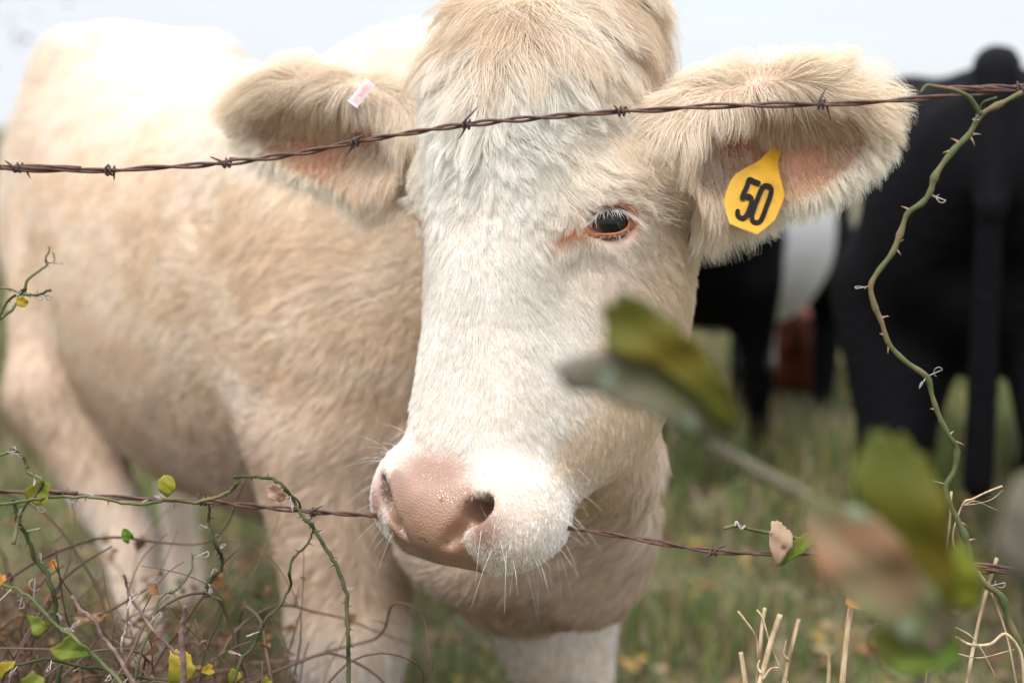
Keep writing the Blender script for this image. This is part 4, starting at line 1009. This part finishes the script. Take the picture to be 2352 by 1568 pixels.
def prism(ol2, f, th, mat, parent, name):
    n = len(ol2); V = [f(x, y, th) for x, y in ol2]+[f(x, y, 0) for x, y in ol2]
    # bevelled front: inset ring
    c = np.mean(np.array(ol2, float), 0); V += [f(c[0]+(x-c[0])*.965, c[1]+(y-c[1])*.975, th+.0006) for x, y in ol2]
    F = [tuple(range(2*n, 3*n)), tuple(range(n, 2*n))[::-1]]+[(i, (i+1) % n, 2*n+(i+1) % n, 2*n+i) for i in range(n)]+[(i, n+i, n+(i+1) % n, (i+1) % n) for i in range(n)]
    import bmesh
    o = mesh_obj(name, np.array(V), F, [mat], parent, smooth=False); bm = bmesh.new(); bm.from_mesh(o.data); bmesh.ops.recalc_face_normals(bm, faces=bm.faces); bmesh.ops.triangulate(bm, faces=[f_ for f_ in bm.faces if len(f_.verts) > 4]); bm.to_mesh(o.data); bm.free()
    return o
prism(ol, TP, .0018, M_TAG, tago, "plate")
def stroke(pts, wd, parent, label, closed=False):
    pp = [np.array([x, y, 0.]) for x, y in pts]
    if closed: pp = pp+[pp[0]]
    pth = smooth_path(pp, 6)[:, :2]; tg2 = norm(np.gradient(pth, axis=0))
    if closed: tg2[0] = tg2[-1] = norm(pth[1]-pth[-2])
    nr = np.stack([-tg2[:, 1], tg2[:, 0]], 1)*wd/2; n = len(pth); a = pth+nr; b = pth-nr; g = Geo()
    V = [TP(*t_, .0027) for t_ in a]+[TP(*t_, .0027) for t_ in b]+[TP(*t_, .0020) for t_ in a]+[TP(*t_, .0020) for t_ in b]
    F = []
    for i in range(n-1): F += [(i, i+1, n+i+1, n+i), (2*n+i, i, i+1, 2*n+i+1)[::-1], (n+i, n+i+1, 3*n+i+1, 3*n+i)]
    g.add((np.array(V), F))
    if not closed:
        for e in (0, -1):
            c = pth[e]; k = 12; ring = [c+np.array([math.cos(t), math.sin(t)])*wd/2 for t in np.linspace(0, 2*math.pi, k, endpoint=False)]
            V = [TP(*t_, .0026) for t_ in ring]+[TP(*t_, .0020) for t_ in ring]; g.add((np.array(V), [tuple(range(k))]+[(i, (i+1) % k, k+(i+1) % k, k+i) for i in range(k)]))
    o = g.obj("digit", M_INK, parent, smooth=False); o['label'] = label; return o
stroke([(786, 930), (760, 920), (732, 910), (718, 950), (700, 990), (690, 1018), (712, 1008), (735, 1010), (746, 1030), (740, 1065), (722, 1110), (702, 1135), (680, 1135), (664, 1118), (664, 1096)], 28, tago, 'black digit 5')
stroke([(838, 945), (858, 958), (860, 990), (835, 1065), (808, 1135), (790, 1160), (762, 1160), (748, 1138), (752, 1100), (778, 1030), (805, 965), (820, 948)], 28, tago, 'black digit 0', True)
# metal clip on the other ear
M_CLIP = noise_mat("clip_metal", [(.3, (.40, .41, .44)), (.7, (.58, .58, .62))], scale=80, rough=.32, bump=.2, bump_scale=700, bdist=.0003)
M_CLIP.node_tree.nodes['Principled BSDF'].inputs['Metallic'].default_value = .85
M_RED = noise_mat("worn_red_paint", [(.35, (.80, .38, .34)), (.7, (.88, .58, .55))], scale=300, rough=.5)
CD = 1.384
def CP(u, v, off=0.0):
    """u across 0..1, v along 0..1 (top to bottom)"""
    a = np.array([840.5, 181.]); b = np.array([861, 196.]); c = np.array([801, 230.]); q = a+(b-a)*u+(c-a)*v
    return P(q[0], q[1], CD+.004*(1-v)-off)
clip = thing('ear_clip', 'small folded metal ear clip with worn red lettering on the ear at the left', 'ear clip', CP(.5, 1))
g = Geo(); prof = [(0, .0), (1, .0), (1.06, .001), (1.10, -.003), (1.10, -.008), (1.04, -.012), (.9, -.014)]
V = []; t_ = .0008
for v, o_ in prof:
    for u in (0, 1): V.append(CP(u, v, o_)); 
for v, o_ in prof:
    for u in (0, 1): V.append(CP(u, v, o_-t_))
n = len(prof); F = []
for i in range(n-1):
    F += [(2*i, 2*i+1, 2*i+3, 2*i+2), (2*n+2*i, 2*n+2*i+2, 2*n+2*i+3, 2*n+2*i+1), (2*i, 2*i+2, 2*n+2*i+2, 2*n+2*i), (2*i+1, 2*n+2*i+1, 2*n+2*i+3, 2*i+3)]
F += [(0, 2*n, 2*n+1, 1)]
g.add((np.array(V), F)); g.obj("band", M_CLIP, clip, smooth=False)
g = Geo(); rr = [(.18, .06), (.84, .06), (.84, .96), (.18, .96)]
g.add((np.array([CP(u, v, .0006) for u, v in rr]+[CP(u, v, -.0002) for u, v in rr]), [(0, 1, 2, 3), (0, 4, 5, 1), (1, 5, 6, 2), (2, 6, 7, 3), (3, 7, 4, 0)])); g.obj("painted_panel", M_RED, clip, smooth=False)
SEG = {'2': [[(0, 0), (1, 0), (1, .5), (0, .5), (0, 1), (1, 1)]], '1': [[(.5, 0), (.5, 1)]], 'C': [[(1, 0), (0, 0), (0, 1), (1, 1)]], 'W': [[(0, 0), (.25, 1), (.5, .3), (.75, 1), (1, 0)]], 'M': [[(0, 1), (0, 0), (.5, .6), (1, 0), (1, 1)]], '6': [[(1, 0), (0, 0), (0, 1), (1, 1), (1, .5), (0, .5)]], '9': [[(1, .5), (0, .5), (0, 0), (1, 0), (1, 1), (0, 1)]], '8': [[(0, 0), (1, 0), (1, 1), (0, 1), (0, 0)], [(0, .5), (1, .5)]]}
g = Geo(); word = '21CWM6981'
for i, ch in enumerate(word):
    v1 = .90-.76*i/len(word); v0 = v1-.76/len(word)*.75        # reads from the bottom up
    for ln in SEG[ch]:
        g.add(tube_geo(np.array([CP(.34+.38*y_, v1+(v0-v1)*x_, .0011) for x_, y_ in ln]), .00020, 5))
o = g.obj("stamped_number", noise_mat("grey_lettering", [(.3, (.40, .32, .36)), (.7, (.58, .48, .52))], scale=200, rough=.5), clip, smooth=False)
# ------------------------------------------------------------------ other cattle
def beast(name, label, o, ax, sc, belt=None, color=(.004, .0038, .0048), head=True, seed=0, legoff=(0, 0, 0, 0), step=.022, hip=1.0, cat='cow', lg=1.0, bulk=False, legt=None, wid=1.0):
    """a standing animal: o = ground point under the shoulders, ax = direction shoulder -> rump"""
    o = np.array([o[0], o[1], 0.]); ax = norm(np.array([ax[0], ax[1], 0.])); tx = np.array([-ax[1], ax[0], 0.])
    def b(s, t, z): return o+(ax*s+tx*t+np.array([0, 0, z]))*sc
    lo = o+np.minimum(ax*-.95, ax*1.75)*sc-.5*sc; hi = o+np.maximum(ax*-.95, ax*1.75)*sc+.5*sc
    F = Field(np.arange(lo[0], hi[0], step, dtype=np.float32), np.arange(lo[1], hi[1], step, dtype=np.float32), np.arange(-.03, 1.5*sc, step, dtype=np.float32))
    S = np.array([-.26, -.18, -.05, .12, .35, .7, 1.0, 1.22, 1.40, 1.52, 1.58]); TOP = np.array([.98, 1.10, 1.20, 1.24, 1.22, 1.22, 1.24, 1.29, 1.28, 1.22, 1.12]); BOT = np.array([.80, .68, .60, .54, .52, .50, .54, .64, .78, .90, 1.0]); WID = np.array([.06, .13, .20, .24, .28, .31, .29, .26*hip, .24*hip, .18*hip, .06])
    def trunk(X, Y, Z):
        q0, q1 = (X-o[0])/sc, (Y-o[1])/sc; s = q0*ax[0]+q1*ax[1]; t = q0*tx[0]+q1*tx[1]; z = Z/sc
        top = np.interp(s, S, TOP); bot = np.interp(s, S, BOT); wd = np.interp(s, S, WID)*wid; c = (top+bot)/2; hz = (top-bot)/2
        n = 2.3; r = (np.abs(t/wd)**n+np.abs((z-c)/hz)**n)**(1/n)
        return (np.maximum((r-1)*np.minimum(wd, hz), np.maximum(-.27-s, s-1.585)*.8)*sc).astype(np.float32)
    F.apply(trunk, lo, np.array([hi[0], hi[1], 1.5*sc]), .05)
    BR = np.array([ax, tx, [0, 0, 1]]); k_ = sc
    a = lambda p, k=.05: put(F, p, k*k_)
    for i, sgn in enumerate((1, -1)):
        f, r_ = legoff[i], legoff[2+i]
        a(ell(b(.05, .16*sgn, .88), np.array([.17, .10, .25])*sc, BR), .08)
        a(cone(b(.0, .16*sgn, .74), b(f*.5, .17*sgn, .45), .10*sc, .062*sc)); a(cone(b(f*.5, .17*sgn, .45), b(f*.6, .17*sgn, .36), .06*sc, .056*sc), .03)
        a(cone(b(f*.6, .17*sgn, .36), b(f, .17*sgn, .08), .045*sc, .038*sc), .02); a(cone(b(f, .17*sgn, .10), b(f-.02, .17*sgn, .03), .044*sc, .056*sc), .02)
        a(ell(b(1.22, .19*sgn*hip, 1.18), np.array([.09, .07, .09])*sc, BR), .06); a(ell(b(1.28, .15*sgn*hip, .93), np.array([.24, .13, .28])*sc, BR), .08)
        a(cone(b(1.25, .18*sgn*hip, .78), b(1.42+r_, (legt or .17*hip)*sgn, .47), .12*sc*lg, .062*sc*lg)); a(cone(b(1.42+r_, (legt or .17*hip)*sgn, .47), b(1.35+r_, (legt or .17*hip)*sgn, .10), .058*sc*lg, .042*sc*lg), .02)
        a(cone(b(1.35+r_, (legt or .17*hip)*sgn, .10), b(1.32+r_, (legt or .17*hip)*sgn, .03), .044*sc, .058*sc), .02)
    a(cone(b(1.52, 0, 1.26), b(1.62, 0, 1.0), .045*sc, .032*sc), .03); a(cone(b(1.62, 0, 1.0), b(1.61, 0, .42), .030*sc, .034*sc), .02); a(ell(b(1.46, 0, 1.28), np.array([.06, .05, .045])*sc, BR), .03)
    if bulk: a(ell(b(1.22, 0, .78), np.array([.26, .20, .17])*sc, BR), .06)
    if head:
        a(cone(b(-.05, 0, 1.0), b(-.45, 0, 1.05), .20*sc, .12*sc), .08); a(cone(b(-.48, 0, 1.12), b(-.62, 0, .86), .095*sc, .07*sc), .04); a(cone(b(-.62, 0, .86), b(-.68, 0, .74), .065*sc, .062*sc), .03)
        for sgn in (1, -1): a(ell(b(-.46, .17*sgn, 1.12), np.array([.03, .09, .05])*sc, BR), .02)
    v, f = F.nets(); root = thing(name, label, cat, o)
    q = (v-o)/sc; s = q@ax; wig = (fbm(v, 5, seed)-.5)*.05
    c = np.tile(np.array(color), (len(v), 1)).astype(float)
    if belt: m = sstep(belt[0]-.03, belt[0]+.03, s+wig)*sstep(belt[1]+.03, belt[1]-.03, s+wig)*sstep(.42, .50, q[:, 2]); c = c*(1-m[:, None])+np.array([.72, .71, .69])*m[:, None]
    m, nt, bb = new_mat(name+"_coat"); N = nt.nodes; L = nt.links; at = N.new("ShaderNodeAttribute"); at.attribute_name = 'coat'; L.new(at.outputs['Color'], bb.inputs['Base Color']); bb.inputs['Roughness'].default_value = .75; bb.inputs['Specular IOR Level'].default_value = .06
    t = N.new("ShaderNodeTexCoord"); n1 = N.new("ShaderNodeTexNoise"); n1.inputs['Scale'].default_value = 30; n1.inputs['Detail'].default_value = 5; L.new(t.outputs['Object'], n1.inputs[0]); bp = N.new("ShaderNodeBump"); bp.inputs['Strength'].default_value = .6; bp.inputs['Distance'].default_value = .01; L.new(n1.outputs[0], bp.inputs['Height']); L.new(bp.outputs[0], bb.inputs['Normal'])
    ob = mesh_obj("body", v, f, [m], root); an = ob.data.attributes.new('coat', 'FLOAT_COLOR', 'POINT'); c4 = np.ones((len(v), 4), np.float32); c4[:, :3] = c; an.data.foreach_set('color', c4.ravel())
    return root
def ground_at(px, d): p_ = P(px, 784, d); return (p_[0], p_[1])
x0, y0 = ground_at(1705, 4.55)
beast('belted_cow', 'black young cow with a white belt standing behind the yellow tagged ear', (x0-.12, y0), (.33, .80), .90, lg=1.25, belt=(.05, .90), legoff=(0, .18, -.05, .1), seed=3)
x1, y1 = ground_at(2262, 3.1)
beast('black_cow', 'large all black cow seen from behind at the right edge', (x1+.43, y1+1.33), (-.31, -.95), 1.0, head=True, legoff=(0, .1, .10, -.04), seed=5, hip=1.0, lg=1.4, bulk=True, legt=.175, wid=.84)
x2, y2 = ground_at(1835, 6.3)
def resting_calf():
    F = Field(np.arange(x2-.5, x2+.5, .018, dtype=np.float32), np.arange(y2-.8, y2+.6, .018, dtype=np.float32), np.arange(-.03, .62, .018, dtype=np.float32)); c = np.array([x2, y2, 0.])
    a = lambda p, k=.05: put(F, p, k)
    o_ = lambda p, q, r: c+np.array([q*.97+p*.20, p*.97, r]); M = np.array([[.2, .98, 0], [.98, -.2, 0], [0, 0, 1.]])
    for p, rr in ((0, (.40, .17, .18)), (.27, (.17, .17, .17)), (-.24, (.17, .16, .17))): a(ell(o_(p, 0, .19), rr, M))
    a(cone(o_(-.30, 0, .25), o_(-.42, -.05, .33), .09, .07)); a(cone(o_(-.44, -.06, .35), o_(-.54, -.10, .26), .062, .036), .03)
    for sg in (-1, 1): a(cone(o_(-.41, -.05+.03*sg, .37), o_(-.39, -.05+.13*sg, .36), .025, .018), .02)
    for s0 in (-.24, .20): a(cone(o_(s0, -.13, .10), o_(s0-.14, -.20, .045), .055, .035), .02); a(cone(o_(s0-.14, -.20, .045), o_(s0+.04, -.23, .032), .032, .030), .02)
    v, f = F.nets(); root = thing('red_calf', 'reddish brown calf lying in the grass behind the legs of the belted cow', 'calf', (x2, y2, 0))
    mesh_obj("body", v, f, [noise_mat("red_calf_coat", [(.3, (.05, .014, .009)), (.7, (.13, .035, .018))], scale=5, rough=.8, spec=.1)], root)
resting_calf()

# ------------------------------------------------------------------ ground
def ground_mat():
    m, nt, b = new_mat("pasture"); N = nt.nodes; L = nt.links; t = N.new("ShaderNodeTexCoord")
    n1 = N.new("ShaderNodeTexNoise"); n1.inputs['Scale'].default_value = 3.2; n1.inputs['Detail'].default_value = 7; n1.inputs['Roughness'].default_value = .65; L.new(t.outputs['Object'], n1.inputs[0])
    r1 = ramp(nt, [(.30, (.035, .028, .018)), (.43, (.09, .065, .045)), (.52, (.08, .095, .03)), (.64, (.18, .14, .10)), (.75, (.13, .14, .05))]); L.new(n1.outputs[0], r1.inputs[0])
    n2 = N.new("ShaderNodeTexNoise"); n2.inputs['Scale'].default_value = 60; n2.inputs['Detail'].default_value = 4; L.new(t.outputs['Object'], n2.inputs[0])
    r2 = ramp(nt, [(.3, (.55, .55, .55)), (.7, (1.35, 1.3, 1.2))]); L.new(n2.outputs[0], r2.inputs[0])
    mx = N.new("ShaderNodeMix"); mx.data_type = 'RGBA'; mx.blend_type = 'MULTIPLY'; mx.inputs[0].default_value = 1; L.new(r1.outputs[0], mx.inputs[6]); L.new(r2.outputs[0], mx.inputs[7]); L.new(mx.outputs[2], b.inputs['Base Color'])
    b.inputs['Roughness'].default_value = .95; bp = N.new("ShaderNodeBump"); bp.inputs['Distance'].default_value = .02; L.new(n2.outputs[0], bp.inputs['Height']); L.new(bp.outputs[0], b.inputs['Normal'])
    return m
gx = np.concatenate([-np.geomspace(1500, 12, 14), np.arange(-10, 10.1, .5), np.geomspace(12, 1500, 14)]); gy = np.concatenate([-np.geomspace(400, 6, 8), np.arange(-4, 20.1, .5), np.geomspace(24, 2500, 16)])
GX, GY = np.meshgrid(gx, gy, indexing='ij'); far = sstep(12, 200, np.hypot(GX, GY))
GZ = (fbm(np.stack([GX.ravel(), GY.ravel(), np.zeros(GX.size)], 1), .02, 3).reshape(GX.shape)-.5)*6*far
V = np.stack([GX.ravel(), GY.ravel(), GZ.ravel()], 1); nx_, ny_ = GX.shape
F_ = [(i*ny_+j, (i+1)*ny_+j, (i+1)*ny_+j+1, i*ny_+j+1) for i in range(nx_-1) for j in range(ny_-1)]
tag(mesh_obj("ground", V, F_, [ground_mat()]), kind='structure')
def vcol_mat(name, attr, rough=.7, transl=.3):
    m, nt, b = new_mat(name); N = nt.nodes; L = nt.links; a = N.new("ShaderNodeAttribute"); a.attribute_name = attr; L.new(a.outputs['Color'], b.inputs['Base Color']); b.inputs['Roughness'].default_value = rough
    tr = N.new("ShaderNodeBsdfTranslucent"); L.new(a.outputs['Color'], tr.inputs[0]); ms = N.new("ShaderNodeMixShader"); ms.inputs[0].default_value = transl; L.new(b.outputs[0], ms.inputs[1]); L.new(tr.outputs[0], ms.inputs[2]); L.new(ms.outputs[0], N["Material Output"].inputs[0]); return m
def quick_mesh(name, V, F, col3, mat):
    """numpy quads"""
    me = bpy.data.meshes.new(name); n = len(V); me.vertices.add(n); me.vertices.foreach_set('co', V.astype(np.float32).ravel()); m = len(F); k = F.shape[1]
    me.loops.add(m*k); me.loops.foreach_set('vertex_index', F.astype(np.int32).ravel()); me.polygons.add(m); me.polygons.foreach_set('loop_start', np.arange(0, m*k, k, dtype=np.int32)); me.update(calc_edges=True)
    a = me.attributes.new('tint', 'FLOAT_COLOR', 'POINT'); c4 = np.ones((n, 4), np.float32); c4[:, :3] = col3; a.data.foreach_set('color', c4.ravel()); me.materials.append(mat)
    o = bpy.data.objects.new(name, me); col.objects.link(o); return o
g = np.random.default_rng(50); NB = 120000
d_ = g.uniform(1.15, 11, NB)**1.0; ang = g.uniform(-.50, .52, NB); X0 = np.tan(ang)*d_*1.0; Y0 = d_
pos = np.stack([X0, Y0, np.zeros(NB)], 1); hgt = g.uniform(.03, .11, NB)*(1+.6*(d_ > 4)); lay = g.random(NB) < .16; lean = g.normal(0, .45, (NB, 2))*hgt[:, None]; lean[lay] = g.normal(0, .09, (int(lay.sum()), 2)); tuft = fbm(pos, 2.6, 33); hgt = hgt*(.6+1.1*sstep(.45, .65, tuft)); hgt[lay] = .02; wd = g.uniform(.0012, .0035, NB)*(1+d_*.12)
az = g.uniform(0, math.pi, NB); sd_ = np.stack([np.cos(az), np.sin(az), np.zeros(NB)], 1)*wd[:, None]
mid = pos+np.stack([lean[:, 0]*.4, lean[:, 1]*.4, hgt*.6], 1); tip = pos+np.stack([lean[:, 0], lean[:, 1], hgt], 1)
V = np.stack([pos-sd_, pos+sd_, mid+sd_*.8, mid-sd_*.8, tip+sd_*.12, tip-sd_*.12], 1).reshape(-1, 3)
b_ = np.arange(NB)[:, None]*6; F_ = np.concatenate([b_+np.array([[0, 1, 2, 3]]), b_+np.array([[3, 2, 4, 5]])])
pal = np.array([(.10, .17, .03), (.14, .20, .045), (.26, .20, .12), (.38, .30, .20), (.16, .10, .07), (.07, .10, .03), (.30, .22, .10)]); patch = fbm(pos, 1.6, 90); pr = g.random(NB)
ci = np.where(pr < patch*1.0-.12, g.integers(0, 2, NB), np.where(g.random(NB) < .55, g.integers(2, 5, NB), g.integers(5, 7, NB)))
cc = np.where(lay[:, None], pal[3], pal[ci])*g.uniform(.7, 1.2, (NB, 1))
tag(quick_mesh("grass", V, F_, np.repeat(cc, 6, 0), vcol_mat("grass_blades", 'tint')), 'short green and straw coloured pasture grass', 'grass', kind='stuff')
NL = 3600; d_ = g.uniform(1.4, 9, NL); ang = g.uniform(-.5, .52, NL); pos = np.stack([np.tan(ang)*d_, d_, g.uniform(.005, .06, NL)], 1); s_ = g.uniform(.012, .036, NL)
a1 = norm(g.normal(0, 1, (NL, 3))*np.array([1, 1, .35])); a2 = norm(np.cross(a1, norm(g.normal(0, .5, (NL, 3))+np.array([0, 0, 1.])))) 
V = np.stack([pos-a1*s_[:, None], pos+a2*s_[:, None]*.55+np.array([0, 0, .004]), pos+a1*s_[:, None], pos-a2*s_[:, None]*.55+np.array([0, 0, .004])], 1).reshape(-1, 3); V[:, 2] = np.maximum(V[:, 2], .003)
pal = np.array([(.42, .27, .06), (.34, .15, .06), (.24, .14, .085), (.34, .24, .13), (.18, .10, .065)]); cc = pal[g.integers(0, 5, NL)]*g.uniform(.7, 1.15, (NL, 1))
tag(quick_mesh("fallen_leaves", V, np.arange(NL*4).reshape(-1, 4), np.repeat(cc, 4, 0), vcol_mat("fallen_leaf", 'tint')), 'yellow and rusty fallen leaves scattered in the grass', 'leaves', kind='stuff')

# ------------------------------------------------------------------ trees behind
M_TBARK = noise_mat("grey_bark", [(.3, (.10, .085, .075)), (.7, (.22, .19, .17))], scale=8, rough=.9, bump=.5)
def bare_tree(x, y, h, label, seed, spread=1.0, leaf=None, NL=9000):
    g = np.random.default_rng(seed); root = thing('bare_tree' if leaf is None else 'leafy_tree', label, 'tree', (x, y, 0), 'trees around the pasture'); q = Geo(); tips = []
    def grow_(p, d, ln, r, lev):
        n = 4; pts = [p]; 
        for i in range(n): d = norm(d+g.normal(0, .13, 3)+np.array([0, 0, .05])); pts.append(pts[-1]+d*ln/n)
        q.add(tube_geo(np.array(pts), np.linspace(r, r*.6, n+1), 7 if lev < 2 else 4, cap=False))
        tips.append(pts[-1])
        if lev >= 5: return
        for k in range(3 if lev < 3 else 2):
            a = g.uniform(0, 2*math.pi); e = norm(np.cross(d, [math.cos(a), math.sin(a), .3])); grow_(pts[-1-(k % 2)], norm(d*.75+e*.75*spread), ln*g.uniform(.62, .82), r*.58, lev+1)
    grow_(np.array([x, y, -.1]), np.array([0, 0, 1.]), h*.30, h*.024, 0)
    q.obj("trunk", M_TBARK, root)
    if leaf:
        tp = np.array(tips); idx = g.integers(0, len(tp), NL); pos = tp[idx]+g.normal(0, h*.045, (NL, 3)); s_ = g.uniform(.05, .11, NL)*h/6*(.6 if NL < 9000 else 1)
        a1 = norm(g.normal(0, 1, (NL, 3))); a2 = norm(np.cross(a1, g.normal(0, 1, (NL, 3)))); V = np.stack([pos-a1*s_[:, None], pos+a2*s_[:, None]*.5, pos+a1*s_[:, None], pos-a2*s_[:, None]*.5], 1).reshape(-1, 3)
        cc = np.array(leaf)*g.uniform(.6, 1.4, (NL, 1))*np.array([1, 1, 1]); o = quick_mesh("crown", V, np.arange(NL*4).reshape(-1, 4), np.repeat(cc, 4, 0), vcol_mat("crown_leaf", 'tint')); attach(o, root)
    return root
bare_tree(-8.8, 22, 8.5, 'thin grey tree whose blurred twigs reach in at the top left', 4, 1.1, (.10, .10, .11), 3500)
k = 0
for (x, y, h, c) in [(-78, 155, 3.4, (.07, .09, .04)), (-40, 165, 3.8, (.10, .09, .05)), (-4, 175, 3.6, (.06, .08, .035)), (34, 170, 3.2, (.09, .10, .05)), (62, 164, 3.0, (.12, .09, .05)), (90, 150, 3.4, (.06, .08, .03))]:
    lab = ['leftmost distant dark green tree on the far edge of the pasture', 'tall olive brown distant tree second from the left', 'distant deep green tree behind the cow', 'distant light green tree right of centre', 'low rusty distant tree toward the right', 'rightmost distant dark tree'][k]; k += 1
    bare_tree(x, y, h, lab, 30+k, 1.0, c)
